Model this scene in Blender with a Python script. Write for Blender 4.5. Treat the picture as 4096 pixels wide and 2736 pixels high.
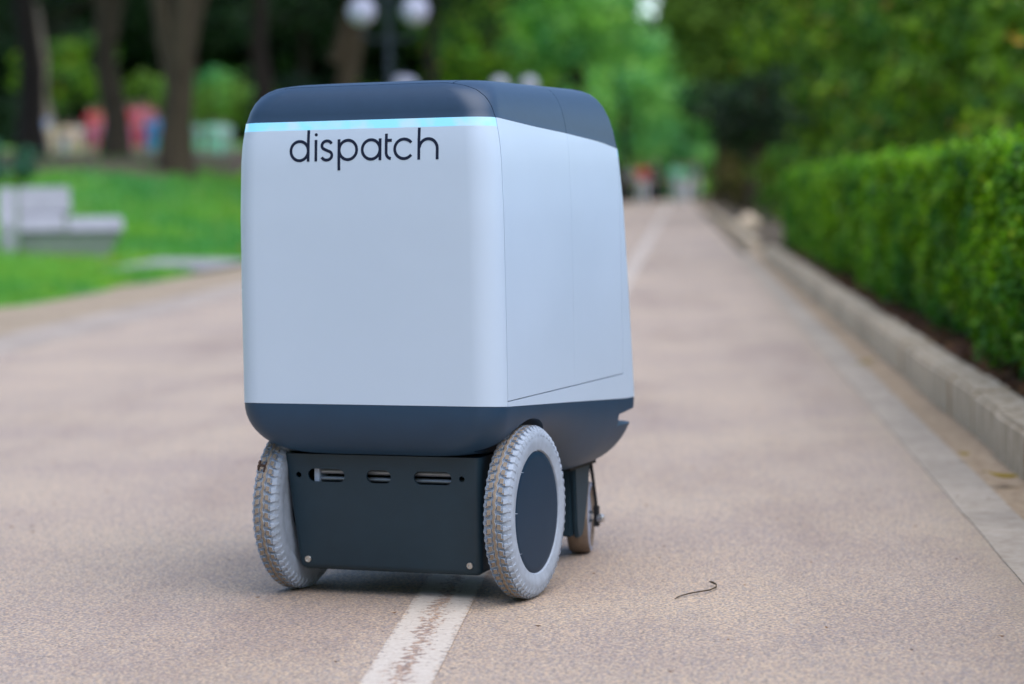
import bpy, bmesh, math, random
import numpy as np
from mathutils import Vector, Matrix
R = math.radians
random.seed(7)
rng = np.random.default_rng(11)
for o in list(bpy.data.objects):
    bpy.data.objects.remove(o)
scene = bpy.context.scene
C = scene.collection

# ------------------------------------------------------------------ camera
CAM_H = 0.745
cam_d = bpy.data.cameras.new('camera')
cam = bpy.data.objects.new('camera', cam_d)
C.objects.link(cam)
right, up, fwd = Vector((.997464, .069597, -.018)), Vector((.013450, .064, .997860)), Vector((-.0699, .9955, -.0632))
fwd.normalize()
right = (right - right.dot(fwd) * fwd).normalized()
up = right.cross(fwd).normalized()
cam.matrix_world = Matrix(((right.x, up.x, -fwd.x, 0), (right.y, up.y, -fwd.y, 0), (right.z, up.z, -fwd.z, CAM_H), (0, 0, 0, 1)))
cam_d.lens, cam_d.sensor_width = 85, 36
cam_d.clip_start, cam_d.clip_end = .1, 2000
cam_d.dof.use_dof = True
cam_d.dof.focus_distance = 4.22
cam_d.dof.aperture_fstop = 2.5
scene.camera = cam

# ------------------------------------------------------------------ sky, sun, exposure
SUN_EL, SUN_AZ = 64, 136           # azimuth clockwise from +Y: behind the camera, to the right
world = bpy.data.worlds.new('World')
scene.world = world
world.use_nodes = True
wn = world.node_tree.nodes
wn.clear()
sky = wn.new('ShaderNodeTexSky')
sky.sky_type = 'NISHITA'
sky.sun_disc = False
sky.sun_elevation, sky.sun_rotation = R(SUN_EL), R(SUN_AZ)
sky.dust_density, sky.air_density, sky.ozone_density = .6, 1.0, 1.5
bgn = wn.new('ShaderNodeBackground')
bgn.inputs[1].default_value = .15
wo = wn.new('ShaderNodeOutputWorld')
world.node_tree.links.new(sky.outputs[0], bgn.inputs[0])
world.node_tree.links.new(bgn.outputs[0], wo.inputs[0])
sun_d = bpy.data.lights.new('sun', 'SUN')
sun_d.energy, sun_d.angle, sun_d.color = 1.5, R(70), (1, .955, .9)
sun = bpy.data.objects.new('sun', sun_d)
C.objects.link(sun)
sd = Vector((math.sin(R(SUN_AZ)) * math.cos(R(SUN_EL)), math.cos(R(SUN_AZ)) * math.cos(R(SUN_EL)), math.sin(R(SUN_EL))))
sun.rotation_euler = sd.to_track_quat('Z', 'Y').to_euler()
vs = scene.view_settings
vs.view_transform, vs.look, vs.exposure, vs.gamma = 'Standard', 'None', .95, 1
vs.use_curve_mapping = False
scene.cycles.use_denoising = True
scene.cycles.max_bounces = 8

# ------------------------------------------------------------------ helpers
def tag(o, label=None, cat=None, group=None, kind=None):
    if label: o['label'] = label
    if cat: o['category'] = cat
    if group: o['group'] = group
    if kind: o['kind'] = kind
    return o

def empty(name, loc, rz=0, label=None, cat=None, group=None):
    o = bpy.data.objects.new(name, None)
    C.objects.link(o)
    o.location, o.rotation_euler = loc, (0, 0, rz)
    o.empty_display_size = .1
    return tag(o, label, cat, group)

def link_mesh(name, me, mat=None, parent=None, loc=None):
    o = bpy.data.objects.new(name, me)
    C.objects.link(o)
    if mat is not None:
        for m in (mat if isinstance(mat, (list, tuple)) else [mat]):
            me.materials.append(m)
    if parent is not None: o.parent = parent
    if loc is not None: o.location = loc
    return o

def smooth(me, ang=35):
    me.shade_smooth()
    me.set_sharp_from_angle(angle=R(ang))

def from_bm(name, bm, mat, parent=None, loc=None, ang=35, recalc=True):
    if recalc: bmesh.ops.recalc_face_normals(bm, faces=bm.faces)
    me = bpy.data.meshes.new(name)
    bm.to_mesh(me)
    bm.free()
    if ang: smooth(me, ang)
    return link_mesh(name, me, mat, parent, loc)

def apply_mods(o, ang=35):
    dg = bpy.context.evaluated_depsgraph_get()
    me = bpy.data.meshes.new_from_object(o.evaluated_get(dg))
    o.modifiers.clear()
    o.data = me
    if ang: smooth(me, ang)
    return o

def copy_tree(o, parent=None):
    c = o.copy()
    C.objects.link(c)
    if parent is not None: c.parent = parent
    for ch in list(o.children): copy_tree(ch, c)
    return c

def bm_box(bm, x0, x1, y0, y1, z0, z1, mi=0):
    v = [bm.verts.new(p) for p in ((x0, y0, z0), (x1, y0, z0), (x1, y1, z0), (x0, y1, z0), (x0, y0, z1), (x1, y0, z1), (x1, y1, z1), (x0, y1, z1))]
    for f in ((0, 3, 2, 1), (4, 5, 6, 7), (0, 1, 5, 4), (1, 2, 6, 5), (2, 3, 7, 6), (3, 0, 4, 7)):
        fc = bm.faces.new([v[i] for i in f])
        fc.material_index = mi
    return v

def bm_prism(bm, pts, d0, d1, axis='y', mi=0):
    # extrude a 2-D outline along an axis
    def P(p, d):
        return {'y': (p[0], d, p[1]), 'x': (d, p[0], p[1]), 'z': (p[0], p[1], d)}[axis]
    a = [bm.verts.new(P(p, d0)) for p in pts]
    b = [bm.verts.new(P(p, d1)) for p in pts]
    n = len(pts)
    fs = [bm.faces.new(a), bm.faces.new(list(reversed(b)))]
    for i in range(n):
        fs.append(bm.faces.new((a[i], b[i], b[(i + 1) % n], a[(i + 1) % n])))
    for f in fs: f.material_index = mi

def bm_tube(bm, pts, rad, n=10, cap=True, mi=0):
    pts = [Vector(p) for p in pts]
    if not isinstance(rad, (list, tuple)): rad = [rad] * len(pts)
    rings, prev = [], None
    for i, p in enumerate(pts):
        t = (pts[min(i + 1, len(pts) - 1)] - pts[max(i - 1, 0)]).normalized()
        if prev is None:
            u = t.orthogonal().normalized()
        else:
            u = (prev - t * prev.dot(t)).normalized()
        prev = u
        w = t.cross(u)
        rings.append([bm.verts.new(p + rad[i] * (math.cos(2 * math.pi * k / n) * u + math.sin(2 * math.pi * k / n) * w)) for k in range(n)])
    for a, b in zip(rings, rings[1:]):
        for k in range(n):
            f = bm.faces.new((a[k], a[(k + 1) % n], b[(k + 1) % n], b[k]))
            f.material_index = mi
    if cap:
        for r_ in (rings[0], rings[-1]):
            f = bm.faces.new(r_)
            f.material_index = mi

def bm_lathe(bm, prof, n=48, axis='x', mi=0, closed=False):
    # prof: (offset along axis, radius)
    rings = []
    for (h, r_) in prof:
        ring = []
        for k in range(n):
            a = 2 * math.pi * k / n
            c, s = r_ * math.cos(a), r_ * math.sin(a)
            ring.append(bm.verts.new({'x': (h, c, s), 'y': (c, h, s), 'z': (c, s, h)}[axis]))
        rings.append(ring)
    pairs = list(zip(rings, rings[1:]))
    if closed: pairs.append((rings[-1], rings[0]))
    for a, b in pairs:
        for k in range(n):
            f = bm.faces.new((a[k], a[(k + 1) % n], b[(k + 1) % n], b[k]))
            f.material_index = mi
    if not closed:
        for r_ in (rings[0], rings[-1]):
            f = bm.faces.new(r_)
            f.material_index = mi

def sheet(name, x0, x1, y0, y1, z, mat, nx=1, ny=1, hf=None, parent=None):
    xs, ys = np.linspace(x0, x1, nx + 1), np.linspace(y0, y1, ny + 1)
    vs_ = [(x, y, z if hf is None else hf(x, y)) for y in ys for x in xs]
    fs = [(j * (nx + 1) + i, j * (nx + 1) + i + 1, (j + 1) * (nx + 1) + i + 1, (j + 1) * (nx + 1) + i) for j in range(ny) for i in range(nx)]
    me = bpy.data.meshes.new(name)
    me.from_pydata(vs_, [], fs)
    me.shade_smooth()
    return link_mesh(name, me, mat, parent)

def slab(name, x0, x1, y0, y1, z, mat, ny):
    ys_, vs_, fs = np.linspace(y0, y1, ny + 1), [], []
    for y in ys_:
        a, b = x0 + random.uniform(-.0015, .0015), x1 + random.uniform(-.0015, .0015)
        vs_ += [(a, float(y), -.02), (a + .004, float(y), z), (b - .004, float(y), z), (b, float(y), -.02)]
    for j in range(ny):
        for k in range(3): fs.append((j * 4 + k, j * 4 + k + 1, j * 4 + k + 5, j * 4 + k + 4)[::-1])
    me = bpy.data.meshes.new(name)
    me.from_pydata(vs_, [], fs)
    return link_mesh(name, me, mat)

def sstep(t):
    t = min(1, max(0, t))
    return t * t * (3 - 2 * t)

# ------------------------------------------------------------------ materials
class NT:
    def __init__(s, name):
        s.m = bpy.data.materials.new(name)
        s.m.use_nodes = True
        s.n, s.l = s.m.node_tree.nodes, s.m.node_tree.links
        s.b = s.n['Principled BSDF']
        s.out = s.n['Material Output']
    def new(s, t, **kw):
        q = s.n.new(t)
        for k, v in kw.items():
            if isinstance(v, tuple) and v and isinstance(v[0], bpy.types.NodeSocket): pass
            setattr(q, k, v)
        return q
    def link(s, a, b): s.l.new(a, b)
    def obj(s):
        return s.new('ShaderNodeTexCoord').outputs['Object']
    def noise(s, scale, detail=4, rough=.6, vec=None):
        q = s.new('ShaderNodeTexNoise')
        q.inputs['Scale'].default_value, q.inputs['Detail'].default_value, q.inputs['Roughness'].default_value = scale, detail, rough
        s.link(vec or s.obj(), q.inputs['Vector'])
        return q.outputs['Fac']
    def voro(s, scale, vec=None, feature='F1'):
        q = s.new('ShaderNodeTexVoronoi', feature=feature)
        q.inputs['Scale'].default_value = scale
        s.link(vec or s.obj(), q.inputs['Vector'])
        return q
    def ramp(s, fac, stops):
        q = s.new('ShaderNodeValToRGB')
        e = q.color_ramp.elements
        while len(e) > 1: e.remove(e[-1])
        e[0].position, e[0].color = stops[0][0], (*stops[0][1], 1)
        for p, c in stops[1:]:
            k = e.new(p)
            k.color = (*c, 1)
        s.link(fac, q.inputs[0])
        return q.outputs[0]
    def mix(s, fac, a, b, mode='MIX'):
        q = s.new('ShaderNodeMix', data_type='RGBA', blend_type=mode)
        if isinstance(fac, (int, float)): q.inputs[0].default_value = fac
        else: s.link(fac, q.inputs[0])
        for v, k in ((a, 6), (b, 7)):
            if isinstance(v, tuple): q.inputs[k].default_value = (*v, 1)
            else: s.link(v, q.inputs[k])
        return q.outputs[2]
    def math(s, op, a, b=None):
        q = s.new('ShaderNodeMath', operation=op)
        for v, k in ((a, 0), (b, 1)):
            if v is None: continue
            if isinstance(v, (int, float)): q.inputs[k].default_value = v
            else: s.link(v, q.inputs[k])
        return q.outputs[0]
    def bump(s, h, strength=.3, dist=.002):
        q = s.new('ShaderNodeBump')
        q.inputs['Strength'].default_value, q.inputs['Distance'].default_value = strength, dist
        s.link(h, q.inputs['Height'])
        s.link(q.outputs[0], s.b.inputs['Normal'])
    def base(s, col, rough=.6, spec=None, metal=0):
        if isinstance(col, tuple): s.b.inputs['Base Color'].default_value = (*col, 1)
        else: s.link(col, s.b.inputs['Base Color'])
        if isinstance(rough, (int, float)): s.b.inputs['Roughness'].default_value = rough
        else: s.link(rough, s.b.inputs['Roughness'])
        s.b.inputs['Metallic'].default_value = metal
        if spec is not None: s.b.inputs['Specular IOR Level'].default_value = spec
        return s

def simple(name, col, rough=.6, var=.12, scale=8, metal=0, spec=None, bump=0, bscale=60):
    t = NT(name)
    lo, hi = tuple(c * (1 - var) for c in col), tuple(min(1, c * (1 + var)) for c in col)
    t.base(t.ramp(t.noise(scale, 5), [(.3, lo), (.7, hi)]), rough, spec, metal)
    if bump: t.bump(t.noise(bscale, 3), bump, .001)
    return t.m

def foliage(name, stops, transl=.35, rough=.45):
    t = NT(name)
    g = t.new('ShaderNodeNewGeometry')
    col = t.ramp(g.outputs['Random Per Island'], stops)
    t.base(col, rough, .16)
    tr = t.new('ShaderNodeBsdfTranslucent')
    t.link(t.mix(1, col, (1.25, 1.35, .5), 'MULTIPLY'), tr.inputs[0])
    mx = t.new('ShaderNodeMixShader')
    mx.inputs[0].default_value = transl
    t.link(t.b.outputs[0], mx.inputs[1])
    t.link(tr.outputs[0], mx.inputs[2])
    t.link(mx.outputs[0], t.out.inputs[0])
    return t.m

def patchy(m, scale, lo, hi):
    # noise patches, from bluer, darker colour to yellower, brighter colour
    n, l = m.node_tree.nodes, m.node_tree.links
    ramp = next(q for q in n if q.bl_idname == 'ShaderNodeValToRGB')
    tc, nz, cr, mx = n.new('ShaderNodeTexCoord'), n.new('ShaderNodeTexNoise'), n.new('ShaderNodeValToRGB'), n.new('ShaderNodeMix')
    nz.inputs['Scale'].default_value, nz.inputs['Detail'].default_value = scale, 3
    cr.color_ramp.elements[0].position, cr.color_ramp.elements[0].color = .36, (*lo, 1)
    cr.color_ramp.elements[1].position, cr.color_ramp.elements[1].color = .64, (*hi, 1)
    mx.data_type, mx.blend_type = 'RGBA', 'MULTIPLY'
    mx.inputs[0].default_value = 1
    targets = [k.to_socket for k in ramp.outputs[0].links]
    l.new(tc.outputs['Object'], nz.inputs['Vector'])
    l.new(nz.outputs['Fac'], cr.inputs[0])
    l.new(ramp.outputs[0], mx.inputs[6])
    l.new(cr.outputs[0], mx.inputs[7])
    for k in targets: l.new(mx.outputs[2], k)

def asphalt_color(t):
    vec = t.obj()
    v = t.voro(250, vec)
    stone = t.ramp(t.math('MULTIPLY', v.outputs['Color'], 1.0), [(0, (.20, .178, .16)), (.25, (.345, .294, .258)), (.42, (.40, .358, .338)), (.5, (.458, .352, .288)), (.72, (.58, .455, .33)), (1, (.65, .545, .425))])
    n = t.noise(180, 5, .65, vec)
    crest = t.ramp(n, [(.34, (.58, .57, .6)), (.48, (.97, .95, .94)), (.62, (1.26, 1.17, 1.03))])
    c = t.mix(1, stone, crest, 'MULTIPLY')
    big = t.ramp(t.noise(1.1, 4, .6, vec), [(.3, (.88, .86, .9)), (.7, (1.1, 1.08, 1.03))])
    c = t.mix(1, c, big, 'MULTIPLY')
    pits = t.ramp(t.noise(75, 3, .8, vec), [(.27, (.36, .33, .34)), (.37, (1, 1, 1))])
    mp = t.new('ShaderNodeMapping')
    mp.inputs['Scale'].default_value = (1, .22, 1)
    t.link(vec, mp.inputs[0])
    trk = t.ramp(t.noise(1.6, 5, .6, mp.outputs[0]), [(.35, (.86, .84, .84)), (.5, (1, 1, 1)), (.68, (1.07, 1.06, 1.04))])
    c = t.mix(1, c, trk, 'MULTIPLY')
    stain = t.ramp(t.noise(3.3, 6, .75, vec), [(.27, (.72, .70, .70)), (.36, (1, 1, 1))])
    c = t.mix(1, c, stain, 'MULTIPLY')
    c = t.mix(1, c, pits, 'MULTIPLY')
    sxy = t.new('ShaderNodeSeparateXYZ')
    t.link(vec, sxy.inputs[0])
    dn = t.noise(7, 5, .7, vec)
    drift = t.math('ADD', t.math('DIVIDE', t.math('SUBTRACT', sxy.outputs[0], .60), .16), t.math('MULTIPLY', t.math('SUBTRACT', dn, .5), 2.2))
    dr = t.new('ShaderNodeMapRange')
    dr.inputs['From Min'].default_value, dr.inputs['From Max'].default_value, dr.inputs['To Max'].default_value = -.5, .5, .75
    t.link(drift, dr.inputs['Value'])
    c = t.mix(dr.outputs[0], c, t.ramp(dn, [(.3, (.34, .25, .17)), (.7, (.52, .41, .29))]))
    return c, n, v.outputs['Distance']

t = NT('tan_asphalt')
col, n, d = asphalt_color(t)
t.base(col, .8, .3)
t.bump(t.math('ADD', n, t.math('MULTIPLY', d, -.6)), .55, .004)
M_ASPHALT = t.m

t = NT('worn_white_paint')
col, n, d = asphalt_color(t)
vec = t.obj()
sx = t.new('ShaderNodeSeparateXYZ')
t.link(vec, sx.inputs[0])
ax = t.math('ABSOLUTE', sx.outputs[0])
st = t.new('ShaderNodeMapping')
st.inputs['Scale'].default_value = (1, .8, 1)
t.link(vec, st.inputs[0])
w = t.noise(75, 8, .72, st.outputs[0])
w2 = t.noise(5, 3, .6, vec)
cen = t.math('MULTIPLY', t.math('SUBTRACT', 1, t.math('DIVIDE', t.math('ABSOLUTE', t.math('ADD', sx.outputs[0], t.math('MULTIPLY', t.math('SUBTRACT', w2, .5), .03))), .034)), .19)
edge = t.math('MULTIPLY', t.math('MAXIMUM', t.math('SUBTRACT', ax, .041), 0), -13)
fleck = t.math('MULTIPLY', t.math('LESS_THAN', t.noise(70, 4, .7, st.outputs[0]), .375), .2)
keep = t.math('SUBTRACT', t.math('ADD', t.math('SUBTRACT', w, t.math('MAXIMUM', cen, -.03)), edge), t.math('ADD', t.math('MULTIPLY', w2, .13), fleck))
mask = t.new('ShaderNodeMapRange')
mask.inputs['From Min'].default_value, mask.inputs['From Max'].default_value = .275, .315
t.link(keep, mask.inputs['Value'])
paint = t.ramp(t.noise(120, 3), [(.3, (.56, .47, .385)), (.7, (.68, .595, .505))])
worn = t.mix(t.math('MULTIPLY', t.math('LESS_THAN', ax, .034), 1.0), col, t.mix(1, col, (.84, .76, .74), 'MULTIPLY'))
t.base(t.mix(mask.outputs[0], worn, paint), .7, .3)
t.bump(n, .35, .003)
M_PAINT = t.m

def ground_mat(name, stops, s1=30, s2=2, bump=.5, rough=.9):
    t = NT(name)
    c = t.ramp(t.noise(s1, 6, .7), stops)
    big = t.ramp(t.noise(s2, 4), [(.3, (.8, .8, .8)), (.7, (1.15, 1.15, 1.15))])
    t.base(t.mix(1, c, big, 'MULTIPLY'), rough, .2)
    if bump: t.bump(t.noise(s1 * 1.5, 5, .7), bump, .006)
    return t.m
M_EARTH = ground_mat('sandy_earth', [(.25, (.24, .16, .10)), (.5, (.42, .30, .19)), (.75, (.55, .42, .28))])
M_DIRT = ground_mat('brown_dirt', [(.25, (.22, .16, .105)), (.5, (.38, .29, .20)), (.75, (.5, .40, .29))], 18, 1.3)
M_SOIL = ground_mat('dark_soil', [(.3, (.07, .046, .028)), (.7, (.24, .165, .105))], 40, 3)
M_LITTER = ground_mat('leaf_littered_earth', [(.3, (.05, .04, .022)), (.5, (.13, .095, .06)), (.7, (.22, .16, .11))], 6, .6)
M_LAWN = ground_mat('lawn_soil', [(.3, (.10, .26, .04)), (.7, (.18, .42, .075))], 25, .7)
M_GROUND = ground_mat('park_ground', [(.3, (.05, .045, .03)), (.7, (.11, .095, .065))], 3, .1, 0)
M_CONC = ground_mat('pale_concrete', [(.25, (.34, .265, .195)), (.5, (.445, .365, .285)), (.75, (.53, .45, .365))], 22, 2, .3)
M_EDGE = ground_mat('worn_edge_concrete', [(.25, (.31, .235, .185)), (.5, (.41, .335, .275)), (.75, (.48, .40, .335))], 7, 1.2, .3)
M_SLAB = ground_mat('grey_slab', [(.3, (.26, .25, .25)), (.7, (.4, .38, .38))], 20, 1, .3)
t = NT('kerb_concrete')
vec = t.obj()
mp = t.new('ShaderNodeMapping')
mp.inputs['Scale'].default_value = (1, 1, .12)
t.link(vec, mp.inputs[0])
c1 = t.ramp(t.noise(30, 5, .7), [(.25, (.54, .43, .31)), (.75, (.82, .70, .55))])
c2 = t.ramp(t.noise(24, 5, .6, mp.outputs[0]), [(.35, (.58, .50, .38)), (.6, (1.05, 1.03, 1.0))])
oi = t.new('ShaderNodeObjectInfo')
c3 = t.ramp(oi.outputs['Random'], [(0, (.86, .85, .84)), (1, (1.08, 1.07, 1.06))])
t.base(t.mix(1, t.mix(1, c1, c2, 'MULTIPLY'), c3, 'MULTIPLY'), .85, .25)
t.bump(t.noise(70, 5, .7), .4, .004)
M_KERB = t.m

t = NT('pale_shell_paint')
t.base(t.ramp(t.noise(2.2, 6, .65), [(.3, (.585, .69, .815)), (.7, (.615, .72, .845))]), t.ramp(t.noise(5, 6, .7), [(.3, (.30, .30, .30)), (.7, (.48, .48, .48))]), .42)
t.bump(t.noise(900, 3), .015, .001)
M_WHITE = t.m
M_CAP = simple('dark_soft_paint', (.022, .052, .10), .43, .05, 40, spec=.55, bump=.05, bscale=1400)
M_TUB = simple('dark_tub_paint', (.016, .054, .108), .46, .05, 20, spec=.5, bump=.04, bscale=1200)
M_PLATE = simple('black_powder_coat', (.015, .040, .060), .5, .06, 30, spec=.48, bump=.05, bscale=1600)
M_HUB = simple('matte_hub_cover', (.012, .036, .070), .48, .04, 20, spec=.25, bump=.03, bscale=1500)
M_BLACK = simple('black_recess', (.012, .013, .015), .7, .1, 20)
M_TEXT = simple('dark_lettering', (.012, .019, .045), .6, .03, 20, spec=.2)
M_TYRE = simple('grey_tyre_rubber', (.40, .455, .535), .62, .14, 45, spec=.35, bump=.1, bscale=400)
M_TREADTOP = simple('dusty_tread', (.31, .245, .185), .85, .22, 90, bump=.2, bscale=500)
M_CASTER = simple('dusty_caster_tread', (.22, .165, .125), .8, .25, 40)
M_CASTERSIDE = simple('blue_grey_caster_side', (.33, .36, .46), .6, .12, 40)
M_STEEL = simple('steel', (.62, .62, .6), .28, .06, 50, metal=1)
M_RAIL = simple('brushed_rail', (.30, .33, .37), .38, .1, 90, metal=.5)
M_BRACKET = simple('pale_blue_bracket', (.42, .5, .62), .5, .05, 30)
M_WIRE = simple('orange_wire', (.6, .22, .05), .5, .05, 30)
M_MUD = simple('dark_mud', (.06, .03, .018), .85, .25, 60)
t = NT('led_strip')
t.base((.32, .46, .55), .35)
ln = t.ramp(t.noise(24, 2, .5), [(.38, (.34, .56, .74)), (.58, (.10, .62, 1.0))])
t.link(ln, t.b.inputs['Emission Color'])
t.b.inputs['Emission Strength'].default_value = .40
M_LED = t.m
M_BENCH = simple('pale_concrete_bench', (.30, .295, .32), .8, .12, 8, bump=.2, bscale=60)
M_POST = simple('dark_lamp_paint', (.016, .024, .036), .5, .1, 10)
M_GLOBE = simple('milky_globe', (.50, .48, .58), .3, .05, 10, spec=.5)
def bark(name, a, b):
    t = NT(name)
    mp = t.new('ShaderNodeMapping')
    mp.inputs['Scale'].default_value = (1, 1, .25)
    t.link(t.obj(), mp.inputs[0])
    nn = t.noise(9, 6, .7, mp.outputs[0])
    t.base(t.ramp(nn, [(.3, a), (.7, b)]), .9, .2)
    t.bump(nn, .8, .03)
    return t.m
M_BARK = bark('brown_bark', (.03, .021, .013), (.10, .072, .043))
M_BARK_D = bark('dark_bark', (.012, .009, .007), (.035, .026, .019))
M_BARK_P = bark('pale_bark', (.13, .1, .08), (.33, .26, .21))
M_HEDGE = foliage('hedge_leaves', [(0, (.024, .085, .005)), (.35, (.08, .235, .012)), (.7, (.15, .38, .02)), (.93, (.235, .47, .035)), (1, (.32, .46, .06))], .3, .38)
M_SHRUB = foliage('shrub_leaves', [(0, (.015, .045, .003)), (.4, (.065, .16, .010)), (.75, (.14, .29, .02)), (.95, (.26, .43, .05)), (1, (.42, .21, .04))], .3)
M_SHADELEAF = foliage('shade_dark_leaves', [(0, (.005, .012, .005)), (.5, (.011, .028, .009)), (.9, (.022, .055, .014)), (1, (.035, .08, .02))], .15)  # leaf colour darkened to stand in for shade under the canopy
M_GREEN = foliage('green_leaves', [(0, (.05, .16, .05)), (.5, (.15, .37, .12)), (.9, (.27, .53, .19)), (1, (.38, .6, .26))], .55)
M_LIME = foliage('lime_leaves', [(0, (.06, .11, .015)), (.5, (.12, .22, .03)), (1, (.22, .34, .05))], .4)
M_TEAL = foliage('blue_green_leaves', [(0, (.02, .08, .055)), (.5, (.05, .16, .1)), (1, (.11, .26, .17))], .3)
M_OLIVE = foliage('olive_leaves', [(0, (.05, .05, .012)), (.5, (.11, .10, .025)), (1, (.2, .16, .05))], .3)
M_GRASS = foliage('grass_blades', [(0, (.09, .24, .022)), (.4, (.15, .43, .06)), (.8, (.22, .53, .10)), (.97, (.35, .56, .08)), (1, (.5, .45, .12))], .45, .5)
M_DEADLEAF = foliage('dry_leaves', [(0, (.05, .022, .012)), (.5, (.14, .06, .03)), (1, (.26, .13, .05))], .15, .7)
M_YELLOWLEAF = foliage('yellow_leaf', [(0, (.3, .2, .03)), (1, (.42, .29, .05))], .3, .6)

patchy(M_HEDGE, 2.2, (.62, .78, 1.5), (1.75, 1.4, .75))
patchy(M_SHRUB, .9, (.55, .75, 1.6), (1.7, 1.4, .7))
patchy(M_GRASS, .45, (.6, .8, 1.5), (1.5, 1.12, .8))
patchy(M_LAWN, .45, (.7, .8, 1.3), (1.5, 1.1, .9))
patchy(M_GREEN, .5, (.6, .9, 1.3), (2.0, 1.6, 1.1))
# ------------------------------------------------------------------ ground, path, borders
def lawn_h(x, y):
    w = -4.56 - x
    if w <= 0: return .004
    b = 1.35 * sstep((y - 18) / 27) * sstep(w / 5)
    b += max(0, y - 45) * .026 * sstep(w / 10)
    return .03 * sstep(w / .15) + b + .025 * math.sin(x * 1.7 + y * .6) * sstep(w / 2)

def gh(x, y):
    return -.02 if x > -4.4 else -.02
tag(sheet('ground', -700, 700, -300, 900, -.02, M_GROUND), kind='structure')
tag(sheet('path', -3.3, .66, -8, 130, 0, M_ASPHALT, 1, 60), kind='structure')
st_ = sheet('lane_line', -.056, .056, -8, 110, .002, M_PAINT, 1, 40)
st_.location.x = -.438
tag(st_, kind='structure')
tag(slab('gutter_strip', .62, .745, -8, 26, .003, M_CONC, 240), kind='structure')
tag(sheet('sandy_verge', .745, .90, -8, 130, -.004, M_EARTH, 2, 60, lambda x, y: -.003 + .012 * sstep((x - .76) / .1) * (.6 + .4 * math.sin(y * 3.1))), kind='structure')
tag(slab('edge_strip', -3.68, -3.22, -8, 110, .003, M_EDGE, 400), kind='structure')
tag(sheet('dirt_verge', -4.62, -3.66, -8, 110, 0, M_DIRT, 4, 60, lambda x, y: .002 + .006 * math.sin(y * 1.3 + x * 4)), kind='structure')
tag(sheet('planting_bed', .955, 14, -8, 25, .05, M_SOIL, 6, 30, lambda x, y: .09 + .03 * math.sin(y * 2.3 + x * 3) * sstep((x - .96) / .2)), kind='structure')
tag(sheet('path', .745, 12, 26, 28.4, .002, M_ASPHALT, 2, 2), kind='structure')
tag(sheet('planting_bed', .95, 30, 28.5, 140, .05, M_LITTER, 6, 30), kind='structure')
xs = np.concatenate([[-4.5, -4.56, -4.6, -4.66, -4.75], np.linspace(-5, -16, 23), np.linspace(-18, -90, 19)])
ys = np.concatenate([np.linspace(-8, 70, 79), np.linspace(74, 170, 25)])
lv = [(float(x), float(y), lawn_h(x, y)) for y in ys for x in xs]
lf = [(j * len(xs) + i, (j + 1) * len(xs) + i, (j + 1) * len(xs) + i + 1, j * len(xs) + i + 1) for j in range(len(ys) - 1) for i in range(len(xs) - 1)]
lm = bpy.data.meshes.new('lawn')
lm.from_pydata(lv, [], [tuple(reversed(f)) for f in lf])
lm.shade_smooth()
tag(link_mesh('lawn', lm, M_LAWN), kind='structure')

# bare littered earth on the upper bank, under the trees
def bank_bare(x, y):
    return lawn_h(x, y) - .745 - .0092 * y + .05 * math.sin(x * 2.1 + y) + .04 * math.sin(x * .9 - y * 1.7)
bx, by = np.linspace(-40, -5, 106), np.linspace(34, 70, 109)
bv = [(float(x), float(y), lawn_h(x, y) + .035 * sstep(bank_bare(x, y) / .12) + .012) for y in by for x in bx]
bf = [(q * 106 + p, q * 106 + p + 1, (q + 1) * 106 + p + 1, (q + 1) * 106 + p) for q in range(108) for p in range(105) if bank_bare(bx[p], by[q]) > 0]
bm_ = bpy.data.meshes.new('bare_bank')
bm_.from_pydata(bv, [], bf)
bm_.shade_smooth()
tag(link_mesh('bare_bank', bm_, M_LITTER), kind='structure')

# kerb of separate stones beside the hedge
kerb = empty('kerb', (0, 0, 0))
tag(kerb, kind='structure')
def kerb_mesh(L, w=.128, h=.20, top=.128):
    bm = bmesh.new()
    bm_box(bm, 0, w, 0, L, top - h, top)
    bmesh.ops.bevel(bm, geom=[e for e in bm.edges if all(v.co.z > 0 for v in e.verts)], offset=.012, segments=2, affect='EDGES')
    bmesh.ops.recalc_face_normals(bm, faces=bm.faces)
    me = bpy.data.meshes.new('kerb_stone')
    bm.to_mesh(me)
    bm.free()
    smooth(me, 40)
    me.materials.append(M_KERB)
    return me
km = [kerb_mesh(.556), kerb_mesh(.552), kerb_mesh(.558)]
y = 3.2
while y < 24.3:
    o = link_mesh('kerb_stone', random.choice(km), None, kerb, (.846 + random.uniform(-.004, .004), y, random.uniform(-.005, .004)))
    o.rotation_euler = (random.uniform(-.003, .003), 0, random.uniform(-.006, .006))
    y += .566
for i in range(4):
    o = link_mesh('kerb_stone', km[0], None, kerb, (.86 + .57 * i, 24.62, 0))
    o.rotation_euler = (0, 0, R(-90))
    o.location.y = 24.75
kl = kerb_mesh(1.1)
for i in range(42):
    link_mesh('kerb_stone', kl, None, kerb, (.82 + random.uniform(-.006, .006), 28.5 + i * 1.115, -.03))

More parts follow.
